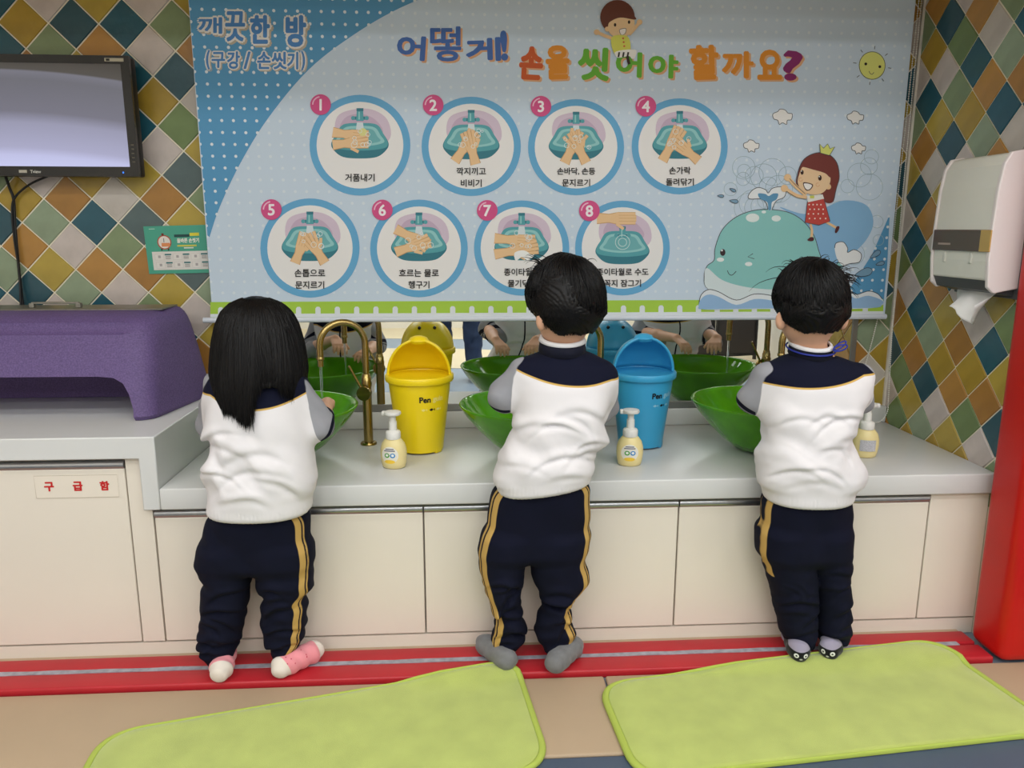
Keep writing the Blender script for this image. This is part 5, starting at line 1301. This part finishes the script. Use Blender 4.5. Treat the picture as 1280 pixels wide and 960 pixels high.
    for i, l in enumerate(legs):
        sd_ = -1 if i == 0 else 1; off = K['stripe'][i]
        if off is None: continue
        cy_ = l.par(Z)[1]; mine = sd_*(X-cx0) > 0
        zb = ((Z-Z.min())/0.006).astype(int); ex = np.full(zb.max()+1, -9.0); np.maximum.at(ex, zb[mine], (sd_*X)[mine])
        ex = np.convolve(np.pad(ex, 2, mode='edge'), [0.1, 0.2, 0.4, 0.2, 0.1], 'valid'); ox = sd_*np.interp((Z-Z.min())/0.006-0.5, np.arange(len(ex)), ex)
        u = np.maximum(0, sd_*(ox-X))                                            # inwards from the outer seam
        g = np.maximum(K.get('sw', 0.0058)-np.abs(u-off), 0.0013-np.abs(u-off+0.0098))
        g1 = np.where(mine & (Y < cy_+0.012) & (Z > K.get('stripe_min', 0)), np.maximum(g1, g), g1)
    m = attr_mat('trouser_jersey', (11, 14, 34), [('stripe', (196, 160, 92))], rough=0.9, bump=0.25, bscale=700, soft=0.0005, sheen=0.0, var=0.08)
    mesh_field('trousers', V, Q, m, root, {'stripe': g1})
    # ---------------- body: one continuous figure under the clothes
    hc_ = v3(at(*K['head'][:2], Y=K['headY'])); hr = v3(K['head'][2])
    feet = []
    for (hx, hy), (tx, ty) in K['feet']:
        h = v3(at(hx, hy, Z=RED_Z+0.026)); t = v3(at(tx, ty, Z=RED_Z+0.018)); d = t-h; d[2] = 0; d *= 0.098/np.linalg.norm(d); feet.append((h, h+d))
    pel = v3((cx0, K['lY'](640), hip.z[-1]-0.05)); ch_ = v3((tor.par(zs-0.08)[0], tor.par(zs-0.08)[1], zs-0.08)); nk = v3((cc.x, cc.y, cc.z-0.02))
    pts = [hc_+0.13, hc_-0.13, pel]+[v3(a[3]) for a in arms]+[f_ for h in feet for f_ in h]
    lo = np.minimum.reduce(pts)-v3((0.11, 0.07, 0.03)); hi = np.maximum.reduce(pts)+v3((0.11, 0.14, 0.02)); lo[2] = RED_Z-0.004
    F = Field(lo, hi, 0.0032)
    fr = face(F, hc_, hr, K['look'])
    F.cone(nk-v3((0, 0, 0.03)), lerp(nk, hc_, 0.62), 0.034, 0.036, 0.02)
    F.ell(ch_, (0.075, 0.05, 0.09), 0.03); F.ell(pel+v3((0, 0, 0.08)), (0.07, 0.052, 0.10), 0.04); F.ell(pel, (0.074, 0.055, 0.07), 0.03)
    for a in arms:
        S, E, C, Wr = [v3(q) for q in a[:4]]
        F.chain([lerp(S, ch_, 0.25), E, lerp(E, Wr, 0.5), Wr], [0.030, 0.024, 0.022, 0.0165], 0.012)
        hand_sdf(F, Wr, a[4], a[5], a[6], 0.92, a[7] if len(a) > 7 else 0.6)
    for i, (h, t) in enumerate(feet):
        l = legs[i]; sd_ = -1 if i == 0 else 1
        ank = v3((l.t[0, 0], l.t[0, 1], l.z[0]+0.004))
        lp = [(l.z[0]+(l.z[-1]-l.z[0])*q_) for q_ in (0.92, 0.7, 0.5, 0.32, 0.16, 0.04)]
        F.chain([v3((float(l.par(z)[0]), float(l.par(z)[1]), z)) for z in lp]+[ank], [min(0.048, float(min(l.par(z)[2], l.par(z)[3]))*0.66) for z in lp]+[0.019], 0.015)
        F.chain([ank, h, lerp(h, t, 0.6), t], [0.020, 0.021, 0.019, 0.014], 0.012)
    V, Q = F.mesh()
    q = V-hc_; fx, lx, ux = q@fr[0], q@fr[1], q@fr[2]
    lip = np.where((fx > 0.05), 0.0065-np.sqrt((lx/2.2)**2+(ux+0.055)**2), -0.01)
    mesh_field('body', V, Q, M_SKIN, root, {'lip': lip})
    face_parts(root, hc_, fr)
    # ---------------- socks
    for i, (h, t) in enumerate(feet):
        d = (t-h)/np.linalg.norm(t-h); ank = v3((legs[i].t[0, 0], legs[i].t[0, 1], legs[i].z[0]+0.004))
        F = Field(np.minimum(np.minimum(h, t), ank)-0.05, np.maximum(np.maximum(h, t), ank)+0.06, 0.003)
        F.chain([ank+v3((0, 0, 0.014)), ank, lerp(h, t, 0.18)], [0.0225, 0.0235, 0.0262], 0.012); F.chain([h, lerp(h, t, 0.5), lerp(h, t, 0.88), t], [0.0262, 0.025, 0.0262, 0.020], 0.012)
        X, Y, Z = F.grid(); F.F = np.maximum(F.F, (RED_Z+0.0005-Z).astype(np.float32)+0*F.F)
        F.F = F.F+folds(X, Y, Z, seed+50+i, [((0.3, 1, 0.4), 0.03)], 0.0016).astype(np.float32)
        V, Q = F.mesh(); al = (V-h)@d; zz = V[:, 2]-RED_Z
        K['sock'](root, V, Q, al, zz, h, t, d, i)
    return root, hc_, hr, fr, tor
def sock_plain(rgb):
    m = attr_mat('ribbed_sock', rgb, [], rough=0.95, bump=0.6, bscale=420, var=0.15, vscale=60)
    return lambda root, V, Q, al, zz, h, t, d, i: mesh_field('sock', V, Q, m, root)
def sock_pink(root, V, Q, al, zz, h, t, d, i):
    heel = np.maximum(0.016-al-zz*0.35, al-0.094)
    rs = np.random.RandomState(4+i); dots = np.full(len(V), -0.01)
    for _ in range(26):
        c = V[rs.randint(len(V))]; dots = np.maximum(dots, 0.0022-np.linalg.norm(V-c, axis=1))
    m = attr_mat('pink_sock', (236, 150, 160), [('dots', (198, 70, 96)), ('ends', (226, 216, 206))], rough=0.95, bump=0.5, bscale=500, soft=0.0004)
    mesh_field('sock', V, Q, m, root, {'ends': heel, 'dots': dots})
def sock_animal(root, V, Q, al, zz, h, t, d, i):
    lat = np.array([d[1], -d[0], 0]); q = V-h; la = q@lat; back = al < 0.012
    blk = np.where(al < 0.062, 0.038-zz+al*0.1, -0.01)
    eyes = np.full(len(V), -0.01); pup = np.full(len(V), -0.01)
    for sg in (-1, 1):
        r_ = np.sqrt((la-sg*0.0115)**2+(zz-0.026)**2); eyes = np.maximum(eyes, np.where(back, 0.0058-r_, -0.01)); pup = np.maximum(pup, np.where(back, 0.0026-r_, -0.01))
    nose = np.where(back, 0.0026-np.sqrt((la/1.6)**2+(zz-0.017)**2), -0.01)
    m = attr_mat('animal_sock', (156, 150, 170), [('black', (18, 20, 20)), ('eyes', (222, 224, 220)), ('pupil', (16, 16, 18)), ('nose', (200, 202, 200)), ('sole', (96, 104, 100))], rough=0.95, bump=0.5, bscale=500, soft=0.0004)
    mesh_field('sock', V, Q, m, root, {'black': blk, 'eyes': eyes, 'pupil': pup, 'nose': nose, 'sole': 0.007-zz})

# ------------------------------------------------------------------ short hair: whorl at the crown, locks combed outwards
def short_hair(root, c, hr, fr, seed, whorl, grow, n=3600, length=0.062, flyers=30, fly_dir=None, nape=-0.75, nape_pt=(0, 0, 0)):
    rs = np.random.RandomState(seed); fwd, lat, up = fr
    F = Field(c-0.14, c+0.14, 0.0035)
    rr = hr+v3(grow)
    F.ell(c+up*0.012-fwd*0.006, rr, 0.004); X, Y, Z = F.grid()
    fx = (X-c[0])*fwd[0]+(Y-c[1])*fwd[1]+(Z-c[2])*fwd[2]; ux = (X-c[0])*up[0]+(Y-c[1])*up[1]+(Z-c[2])*up[2]; lx = (X-c[0])*lat[0]+(Y-c[1])*lat[1]+(Z-c[2])*lat[2]
    nb = v3(nape_pt)
    F.cone(c-fwd*0.018-up*0.02, nb, rr[0]*0.86, rr[0]*0.62, 0.03)
    # free the face and the neck, leave the ears out
    low = nb[2]-0.002+np.clip((fx+0.030)*1.25, 0, 0.12)+0.004*np.sin(lx*150+seed)
    cut = (low-Z)*0.9
    F.F = np.maximum(F.F, cut.astype(np.float32)); F.F = np.maximum(F.F, (fx-0.062-np.clip(ux-0.035, 0, 1)).astype(np.float32))
    F.F = F.F+0.0016*np.sin(95*np.arctan2(lx, ux+0.02*0)+30*fx).astype(np.float32)
    V, Q = F.mesh(); mesh_field('hair', V, Q, M_HAIR, root)
    w_ = v3(whorl[0]*lat+whorl[1]*up+whorl[2]*fwd); w_ /= np.linalg.norm(w_)
    B = np.stack([lat, fwd, up]); rl = np.array([rr[0], rr[1], rr[2]])
    clump = rs.normal(size=(220, 3)); clump /= np.linalg.norm(clump, axis=1, keepdims=True)
    out = []
    while len(out) < n:
        d = rs.normal(size=3); d /= np.linalg.norm(d); l_ = B@d
        if l_[2] < nape+0.12+max(0, l_[1]+0.2)*1.0 or (l_[1] > 0.55 and l_[2] < 0.5): continue
        t = d-w_*(d@w_); t /= np.linalg.norm(t)+1e-6; sw = np.cross(d, t)*0.35; g = clump[np.argmax(clump@d)]
        Ls = length*rs.uniform(0.7, 1.15); p = d.copy(); P_ = []
        for k in range(6):
            s_ = k/5; P_.append(c+up*0.012-fwd*0.006+(p@B.T*0+ (B.T@(rl*(B@p))))*(1.008+0.030*math.sin(s_*2.4)+0.02*rs.rand()*s_))
            tt = p-w_*(p@w_); tt = tt-p*(tt@p); tt /= np.linalg.norm(tt)+1e-6
            st = tt+np.cross(p, tt)*0.30+(g-p)*0.9*s_; p = p+st*(Ls/0.09/5); p /= np.linalg.norm(p)
            if (B@p)[2] < nape-0.10: p = p+up*0.02; p /= np.linalg.norm(p)
        P_ = [np.array([q_[0], q_[1], max(q_[2], nape_pt[2]-0.004+0.008*rs.rand())]) for q_ in P_]; out.append(P_)
    # locks lying down the back of the head to the nape
    nbp = v3(nape_pt)
    for _ in range(1500):
        a = rs.uniform(-1.25, 1.25); P_ = []; z0 = c[2]-0.01+rs.uniform(-0.03, 0.03); z1 = nbp[2]+rs.uniform(-0.006, 0.010)+0.035*max(0, abs(a)-0.75); wv = rs.normal(0, 0.10)
        for k in range(6):
            s_ = k/5; z = z0+(z1-z0)*s_; t = min(1, max(0, (c[2]-0.02-z)/max(1e-3, c[2]-0.02-nbp[2])))
            cen = (c-fwd*0.018)*(1-t)+nbp*t; rad = rr[0]*(0.97*(1-t)+0.63*t)+0.0015+0.003*math.sin(s_*3)+0.002*rs.rand(); g = a+wv*s_
            q_ = cen+(lat*math.sin(g)-fwd*math.cos(g))*v3((1, 1, 0))*rad; P_.append(np.array([q_[0], q_[1], z]))
        out.append(P_)
    strands('hair_locks', out, np.array([1.5, 1.6, 1.5, 1.2, 0.8, 0.25])*0.001, root)
    fl = []
    for _ in range(flyers):
        a = rs.uniform(-1, 1); d = up*rs.uniform(0.75, 1.0)+lat*a*0.75+fwd*rs.uniform(-0.5, 0.3); d /= np.linalg.norm(d)
        if fly_dir is not None and rs.rand() < 0.6: d = fly_dir[0]+rs.normal(size=3)*0.16; d /= np.linalg.norm(d); dr = fly_dir[1]+rs.normal(size=3)*0.3
        else: dr = np.cross(d, rs.normal(size=3))*0.7+lat*a*0.6
        b = c+up*0.012+(B.T@(rl*(B@d)))*0.98; L_ = rs.uniform(0.02, 0.042); P_ = []
        for k in range(6): s_ = k/5; P_.append(b+d*L_*0.55*math.sin(s_*1.9)+dr*L_*s_*0.9-up*0.010*s_*s_)
        fl.append(P_)
    if fl: strands('loose_hair', fl, np.array([1.4, 1.2, 1.0, 0.8, 0.5, 0.2])*0.001, root)

W_ = lambda x, y, Y: tuple(at(x, y, Y=Y))
# ------------------------------------------------------------------ girl
girl = dict(seed=11, label='girl with long black hair washing her hands, wearing pink socks', base=(-0.492, 1.775, RED_Z), rs=0.040, grey=(150, 150, 156),
    torso=[(452, 305, 350), (460, 285, 366), (470, 272, 375), (482, 266, 379), (500, 262, 381), (520, 259, 384), (545, 256, 390), (575, 257, 397), (598, 262, 399), (611, 261, 395), (619, 260, 391), (630, 259, 390), (641, 260, 388)],
    tY=ip((450, 1.785), (520, 1.775), (640, 1.768)), tB=ip((452, 0.045), (470, 0.07), (500, 0.083), (580, 0.092), (620, 0.086), (641, 0.083)),
    yoke=[(264, 499), (322, 511), (378, 495)], neckY=1.79, collar=((322, 455), 0.046, 0.048, 0.018),
    arms=[(W_(276, 484, 1.78), W_(268, 530, 1.84), W_(292, 520, 1.91), (-0.475, 2.035, 0.700), (0.40, 0.80, -0.35), (0.2, 0.2, 1), -1, 0.7),
          (W_(368, 486, 1.78), W_(397, 530, 1.79), W_(401, 522, 1.885), W_(409, 504, 1.985), (-0.25, 0.85, -0.12), (0, 0.3, 1), 1, 0.7, (0.62, 0.45, -0.5))],
    hips=[(632, 262, 386), (650, 259, 387), (675, 254, 387), (700, 250, 388), (712, 250, 390)],
    legs=[[(680, 253, 314), (700, 249, 316), (715, 250, 316), (725, 258, 314), (731, 253, 312), (750, 252, 311), (770, 251, 307), (785, 251, 303), (800, 247, 301), (811, 247, 297), (817, 257, 293), (830, 260, 291)],
          [(680, 316, 387), (700, 317, 389), (720, 320, 392), (735, 323, 392), (743, 331, 382), (755, 327, 384), (770, 327, 384), (790, 329, 381), (803, 334, 377), (809, 339, 371), (820, 341, 370)]],
    lY=ip((600, 1.785), (700, 1.795), (830, 1.80)), lB=ip((640, 0.074), (700, 0.071), (780, 0.054), (830, 0.040)), hipB=0.083, stripe=(None, 0.0185),
    head=(322, 432, (0.071, 0.084, 0.088)), headY=1.80, look=(0.30, 0.9, -0.42), feet=[((276, 838), (287, 800)), ((352, 833), (404, 812))], sock=sock_pink)
gr, gh, ghr, gfr, gtor = child(girl)
hb = Loft(rows_px([(370.5, 312, 326), (374, 298, 340), (380, 287, 352), (390, 278, 363), (405, 272, 371), (425, 268, 377), (445, 266, 381), (462, 265, 383), (476, 267, 381)], ip((370, 1.812), (420, 1.805), (476, 1.79)), ip((370, 0.016), (374, 0.036), (382, 0.060), (400, 0.084), (430, 0.098), (476, 0.104))), p=2.1, rnd=0.006)
F = Field(hb.lo-0.02, hb.hi+0.02, 0.0035)
def d_hair(X, Y, Z):
    cx, cy, a, b = hb.par(Z); ph = np.arctan2((X-cx)/a, -(Y-cy)/b)
    d = hb.sd(X, Y, Z)+0.0016*np.sin(ph*46+Z*20)+0.0010*np.sin(ph*91-Z*31)
    return np.maximum(d, (Y-cy-0.022-np.clip((Z-gh[2]-0.04)*1.4, 0, 0.2)))          # face stays free
F.add(d_hair, hb.lo, hb.hi, 0.003); V, Q = F.mesh(); mesh_field('hair', V, Q, M_HAIR, gr)
rs = np.random.RandomState(6); out = []
tipf = lambda px: np.interp(px, [262, 268, 285, 300, 322, 329, 333, 340, 358, 366, 376, 386], [505, 513, 519, 517, 531, 530, 500, 478, 476, 497, 503, 500])
for _ in range(5200):
    ph = rs.uniform(-1.75, 1.75); z1 = hb.z[-1]-0.004; px = 324+60*math.sin(max(-1.57, min(1.57, ph)))
    tip = at(px, tipf(px)+rs.normal(0, 4.0), Y=1.68).z
    if abs(ph) > 1.5: tip = max(tip, at(px, 505, Y=1.70).z)
    z0 = z1-rs.uniform(0, 0.06)*(rs.rand() < 0.6); P_ = []; wob = rs.normal(0, 0.012); lift = rs.uniform(0.0002, 0.0035)
    fan = 0.10 if 362 < px else 0
    for k in range(12):
        s_ = k/11; z = z0+(tip-z0)*(s_**1.25); zc = max(z, hb.z[0]+0.002); cx, cy, a, b = [float(q) for q in hb.par(zc)]
        dz = max(0, hb.z[0]-z); p_ = ph+wob*s_*3+0.03*math.sin(s_*5+ph*9)
        P_.append((cx+(a+lift)*math.sin(p_)*(1-dz*0.9)+fan*dz, cy-(b+lift)*math.cos(p_)-dz*0.07*math.cos(p_), z))
    out.append(P_)
strands('hair_locks', out, np.array([1.1, 1.2, 1.2, 1.2, 1.2, 1.2, 1.2, 1.1, 1.0, 0.8, 0.5, 0.2])*0.001, gr)

# ------------------------------------------------------------------ boy in the middle
boy = dict(seed=23, label='boy with short black hair washing his hands, wearing grey socks', base=(0.19, 1.78, RED_Z), rs=0.041, grey=(150, 150, 156), tilt=0.13,
    torso=[(437, 680, 730), (445, 662, 746), (454, 650, 757), (466, 646, 762), (480, 645, 764), (495, 645, 764), (512, 647, 761), (530, 640, 757), (550, 630, 752), (570, 620, 748), (585, 615, 747), (594, 617, 743), (600, 622, 738), (609, 622, 737)],
    tY=ip((440, 1.80), (500, 1.785), (610, 1.768)), tB=ip((437, 0.042), (452, 0.066), (480, 0.082), (570, 0.093), (600, 0.086), (610, 0.083)),
    yoke=[(647, 464), (705, 481), (762, 478)], neckY=1.80, collar=((703, 432), 0.057, 0.058, 0.021),
    arms=[(W_(656, 468, 1.79), W_(631, 494, 1.80), W_(646, 500, 1.875), (0.115, 2.02, 0.690), (0.35, 0.80, -0.38), (0.2, 0.25, 1), -1, 0.7, (0.05, 0.45, -0.9)),
          (W_(752, 472, 1.79), W_(752, 508, 1.84), W_(738, 506, 1.91), (0.265, 2.02, 0.690), (-0.35, 0.80, -0.38), (-0.2, 0.25, 1), 1, 0.7)],
    hips=[(596, 626, 737), (615, 615, 738), (640, 610, 738), (665, 606, 734), (690, 601, 729), (698, 600, 728)],
    legs=[[(665, 606, 662), (685, 602, 660), (700, 598, 658), (712, 599, 656), (722, 603, 655), (737, 606, 652), (755, 614, 651), (772, 620, 654), (786, 618, 658), (797, 613, 657), (802, 614, 652), (809, 618, 648)],
          [(665, 662, 734), (685, 661, 730), (700, 662, 731), (715, 664, 736), (726, 667, 736), (736, 673, 728), (742, 676, 718), (760, 676, 712), (775, 670, 714), (788, 668, 718), (798, 671, 719), (804, 680, 716), (816, 683, 712)]],
    lY=ip((600, 1.785), (700, 1.795), (830, 1.80)), lB=ip((610, 0.074), (690, 0.071), (770, 0.052), (820, 0.040)), hipB=0.083, stripe=(0.0135, 0.0150),
    head=(706, 380, (0.072, 0.085, 0.089)), headY=1.80, look=(-0.42, 0.85, -0.36), feet=[((634, 824), (594, 800)), ((694, 828), (730, 800))], sock=sock_plain((120, 120, 122)))
br, bh, bhr, bfr, _ = child(boy)
short_hair(br, bh, bhr, bfr, 31, (0.15, 0.80, -0.45), (0.016, 0.016, 0.014), fly_dir=(v3((-0.55, -0.1, 0.75)), v3((-0.9, -0.1, 0.1))), flyers=22, nape=-0.80, nape_pt=tuple(at(706, 413, Y=1.775)))

# ------------------------------------------------------------------ boy at the right
boy2 = dict(seed=37, label='boy with ruffled black hair and blue neck cord, wearing dark animal-face socks', base=(0.852, 1.78, RED_Z), rs=0.038, grey=(152, 152, 158), fold=0.6,
    torso=[(441, 992, 1034), (448, 974, 1056), (456, 960, 1070), (466, 953, 1079), (480, 953, 1083), (495, 955, 1083), (512, 956, 1074), (528, 955, 1066), (548, 951, 1064), (572, 947, 1070), (592, 945, 1078), (602, 947, 1077), (609, 954, 1066), (616, 956, 1064), (625, 957, 1063)],
    tY=ip((440, 1.80), (500, 1.785), (625, 1.768)), tB=ip((441, 0.042), (456, 0.066), (480, 0.082), (590, 0.095), (612, 0.084), (625, 0.082)),
    yoke=[(955, 480), (1012, 485), (1080, 472)], neckY=1.80, collar=((1013, 437), 0.052, 0.056, 0.018),
    arms=[(W_(960, 472, 1.785), W_(941, 498, 1.81), W_(953, 500, 1.885), (0.800, 2.02, 0.692), (0.40, 0.80, -0.38), (0.2, 0.25, 1), -1, 0.7, (-0.4, 0.4, -0.8)),
          (W_(1072, 474, 1.785), W_(1071, 500, 1.82), W_(1052, 500, 1.905), (0.955, 2.02, 0.692), (-0.40, 0.80, -0.38), (-0.2, 0.25, 1), 1, 0.7)],
    hips=[(612, 955, 1063), (640, 952, 1062), (665, 951, 1058), (690, 952, 1056), (700, 953, 1057)],
    legs=[[(660, 951, 1006), (690, 953, 1012), (705, 955, 1016), (718, 959, 1019), (735, 964, 1020), (760, 969, 1020), (785, 975, 1019), (800, 981, 1016), (808, 985, 1012)],
          [(660, 1004, 1058), (685, 1008, 1056), (695, 1010, 1059), (702, 1012, 1062), (711, 1014, 1058), (725, 1018, 1059), (745, 1021, 1060), (775, 1022, 1061), (799, 1022, 1060)]],
    lY=ip((600, 1.785), (700, 1.792), (810, 1.795)), lB=ip((620, 0.074), (690, 0.070), (770, 0.054), (810, 0.048)), hipB=0.083, stripe_min=0.235, sw=0.0036, stripe=(0.0046, None),
    head=(1012, 382, (0.071, 0.084, 0.088)), headY=1.80, look=(0.02, 0.9, -0.36), feet=[((999, 814), (984, 780)), ((1037, 811), (1052, 778))], sock=sock_animal)
cr_, chd, chr_, cfr, _ = child(boy2)
short_hair(cr_, chd, chr_, cfr, 41, (0.08, 0.75, -0.5), (0.012, 0.014, 0.012), fly_dir=(v3((0.72, -0.1, 0.62)), v3((0.75, 0, -0.35))), flyers=80, nape=-0.72, nape_pt=tuple(at(1014, 411, Y=1.775)))
# blue cord round the neck with a small bow at the right
M_CORD = mat('blue_cord', (36, 50, 150), 0.6)
cc = at(1013, 437, Y=1.80)
MB().tube([(cc.x+0.056*math.cos(g), cc.y+0.060*math.sin(g), cc.z+0.004+0.010*math.sin(g)) for g in np.linspace(0, 6.283, 41)], 0.0021, 6, cap=False).build('neck_cord', M_CORD, cr_, smooth=True)
kn = at(1041, 437, Y=1.752)
for dx, dz, l_ in ((0.030, 0.008, 0.034), (0.026, 0.018, 0.030)):
    MB().tube([tuple(kn+Vector((l_*0.5*(1-math.cos(g)), -0.002, dz*0.5*(1-math.cos(g))+0.007*math.sin(g)))) for g in np.linspace(0, 6.283, 25)], 0.0018, 6, cap=False).build('cord_loop', M_CORD, cr_, smooth=True)
# ================================================================== behind the camera, seen in the mirror only
ad = wroot('person', (-0.06, -0.80, -0.012), label='adult in dark blue jeans and grey sweater reflected in the mirror', cat='person')
GZ = -0.012
hipc, chest, neck, headc = v3((-0.06, -0.82, 0.90)), v3((-0.06, -0.82, 1.28)), v3((-0.06, -0.80, 1.44)), v3((-0.06, -0.78, 1.60))
legs_a = [(v3((-0.145, -0.82, 0.86)), v3((-0.165, -0.80, 0.48)), v3((-0.17, -0.83, 0.08)), v3((-0.18, -0.70, 0.03))), (v3((0.025, -0.82, 0.86)), v3((0.055, -0.78, 0.48)), v3((0.065, -0.80, 0.08)), v3((0.085, -0.67, 0.03)))]
arms_a = [(v3((-0.225, -0.82, 1.36)), v3((-0.27, -0.80, 1.10)), v3((-0.15, -0.56, 1.10)), (0.35, 0.9, 0.1), -1), (v3((0.105, -0.82, 1.36)), v3((0.16, -0.80, 1.10)), v3((0.045, -0.56, 1.10)), (-0.35, 0.9, 0.1), 1)]
F = Field((-0.40, -1.02, GZ), (0.30, -0.36, 1.76), 0.006)
fr = face(F, headc, v3((0.078, 0.096, 0.112)), (0, 1, -0.15), 1.18)
F.cone(neck-v3((0, 0, 0.06)), headc-v3((0, 0, 0.06)), 0.055, 0.05, 0.03)
F.ell(chest, (0.15, 0.095, 0.19), 0.05); F.ell(hipc+v3((0, 0, 0.12)), (0.13, 0.09, 0.18), 0.05); F.ell(hipc, (0.145, 0.095, 0.12), 0.05)
for a, b, c, t in legs_a: F.chain([a, b, lerp(b, c, .35), c], [0.072, 0.050, 0.047, 0.032], 0.03); F.chain([c, v3((c[0], c[1]-0.02, 0.03)), lerp(c, t, .6)*v3((1, 1, 0))+v3((0, 0, 0.03)), t], [0.032, 0.034, 0.033, 0.025], 0.02)
for s_, e_, w_, d_, sg in arms_a: F.chain([s_, e_, lerp(e_, w_, .4), w_], [0.045, 0.036, 0.034, 0.024], 0.03); hand_sdf(F, w_, d_, (0, 0, 1), sg, 1.45, 0.6, 0.006)
V, Q = F.mesh(); q = V-headc; lip = np.where((q@fr[0]) > 0.06, 0.008-np.sqrt(((q@fr[1])/2.4)**2+((q@fr[2])+0.065)**2), -0.01)
mesh_field('body', V, Q, M_SKIN, ad, {'lip': lip}); face_parts(ad, headc, fr, 1.18)
def cloth(name, lo, hi, prims, m, seed, amp):
    F = Field(lo, hi, 0.007)
    for pr_ in prims: F.chain(*pr_)
    X, Y, Z = F.grid(); F.F = F.F+folds(X, Y, Z, seed, [((0.4, 0.2, 1), 0.09), ((-0.5, 0.3, 1), 0.13)], amp).astype(np.float32)
    V, Q = F.mesh(); return mesh_field(name, V, Q, m, ad)
jm = mat('blue_denim', (46, 62, 92), 0.85, var=0.35, vscale=14, bump=0.3, bscale=700, bdist=0.001)
cloth('jeans', (-0.40, -1.0, GZ+0.01), (0.30, -0.60, 1.08), [([hipc+v3((-0.05, 0, 0.08)), hipc+v3((0.05, 0, 0.08))], [0.108, 0.108], 0.05)]+[([a+v3((0, 0, 0.02)), b, lerp(b, c, .4), c+v3((0, 0, 0.01))], [0.100, 0.074, 0.068, 0.060], 0.03) for a, b, c, t in legs_a], jm, 5, 0.008)
sm_ = mat('grey_knit', (120, 122, 128), 0.95, var=0.1, vscale=40, bump=0.6, bscale=420, bdist=0.0015)
cloth('sweater', (-0.42, -1.03, 0.80), (0.32, -0.46, 1.52), [([hipc+v3((-0.05, 0, 0.10)), chest+v3((-0.065, 0, 0.02)), chest+v3((-0.04, 0, 0.12))], [0.118, 0.118, 0.075], 0.05), ([hipc+v3((0.05, 0, 0.10)), chest+v3((0.065, 0, 0.02)), chest+v3((0.04, 0, 0.12))], [0.118, 0.118, 0.075], 0.05)]+[([s_, e_, lerp(e_, w_, .88)], [0.066, 0.056, 0.044], 0.03) for s_, e_, w_, d_, sg in arms_a], sm_, 9, 0.010)
shm = mat('dark_shoe', (28, 28, 34), 0.5)
for a, b, c, t in legs_a:
    F = Field(v3((t[0]-0.09, c[1]-0.12, GZ)), v3((t[0]+0.09, t[1]+0.08, 0.16)), 0.005)
    F.chain([v3((c[0], c[1], 0.10)), v3((c[0], c[1]-0.02, 0.045)), lerp(c, t, .6)*v3((1, 1, 0))+v3((0, 0, 0.040)), t+v3((0, 0.01, 0.0))], [0.042, 0.046, 0.044, 0.038], 0.02)
    X, Y, Z = F.grid(); F.F = np.maximum(F.F, (GZ+0.006-Z).astype(np.float32)+0*F.F); V, Q = F.mesh(); mesh_field('shoe', V, Q, shm, ad)
hcf = Field(headc-0.2, headc+0.2, 0.006); hcf.ell(headc+v3((0, -0.014, 0.018)), (0.092, 0.108, 0.118), 0.01); X, Y, Z = hcf.grid()
hcf.F = np.maximum(hcf.F, (Y-headc[1]-0.045-np.clip((Z-headc[2]-0.05)*1.2, 0, .3)).astype(np.float32)); hcf.F = np.maximum(hcf.F, (headc[2]-0.10-Z).astype(np.float32)+0*hcf.F)
V, Q = hcf.mesh(); mesh_field('hair', V, Q, M_HAIR, ad)

# dark perforated screen standing on the play-room floor
sc_ = empty('room_divider', (2.10, -1.45, -0.012), R(-14), label='dark perforated folding screen reflected at the right of the mirror', cat='room divider')
M_DARKM = bpy.data.materials.new('dark_perforated_sheet'); M_DARKM.use_nodes = True
N, L = nt(M_DARKM); b = N['Principled BSDF']; b.inputs['Roughness'].default_value = 0.5
tc = N.new('ShaderNodeTexCoord'); vo = N.new('ShaderNodeTexVoronoi'); vo.inputs['Scale'].default_value = 60; vo.inputs['Randomness'].default_value = 0.05; L.new(tc.outputs['Object'], vo.inputs['Vector'])
ma = N.new('ShaderNodeMath'); ma.operation = 'LESS_THAN'; ma.inputs[1].default_value = 0.28; L.new(vo.outputs['Distance'], ma.inputs[0])
mx = N.new('ShaderNodeMix'); mx.data_type = 'RGBA'; mx.inputs['A'].default_value = lin((40, 34, 34)); mx.inputs['B'].default_value = lin((150, 146, 140)); L.new(ma.outputs[0], mx.inputs['Factor']); L.new(mx.outputs['Result'], b.inputs['Base Color'])
for k in range(2):
    x0 = -0.40+0.42*k
    p = MB().box((x0+0.02, -0.006, 0.06), (x0+0.38, 0.006, 1.58)).build('screen_panel', M_DARKM, sc_)
    f_ = MB(); f_.box((x0, -0.014, 0), (x0+0.02, 0.014, 1.6)).box((x0+0.38, -0.014, 0), (x0+0.40, 0.014, 1.6)).box((x0+0.02, -0.014, 1.58), (x0+0.38, 0.014, 1.6)).box((x0+0.02, -0.014, 0.04), (x0+0.38, 0.014, 0.06)).build('panel_frame', M_BLKM, p)
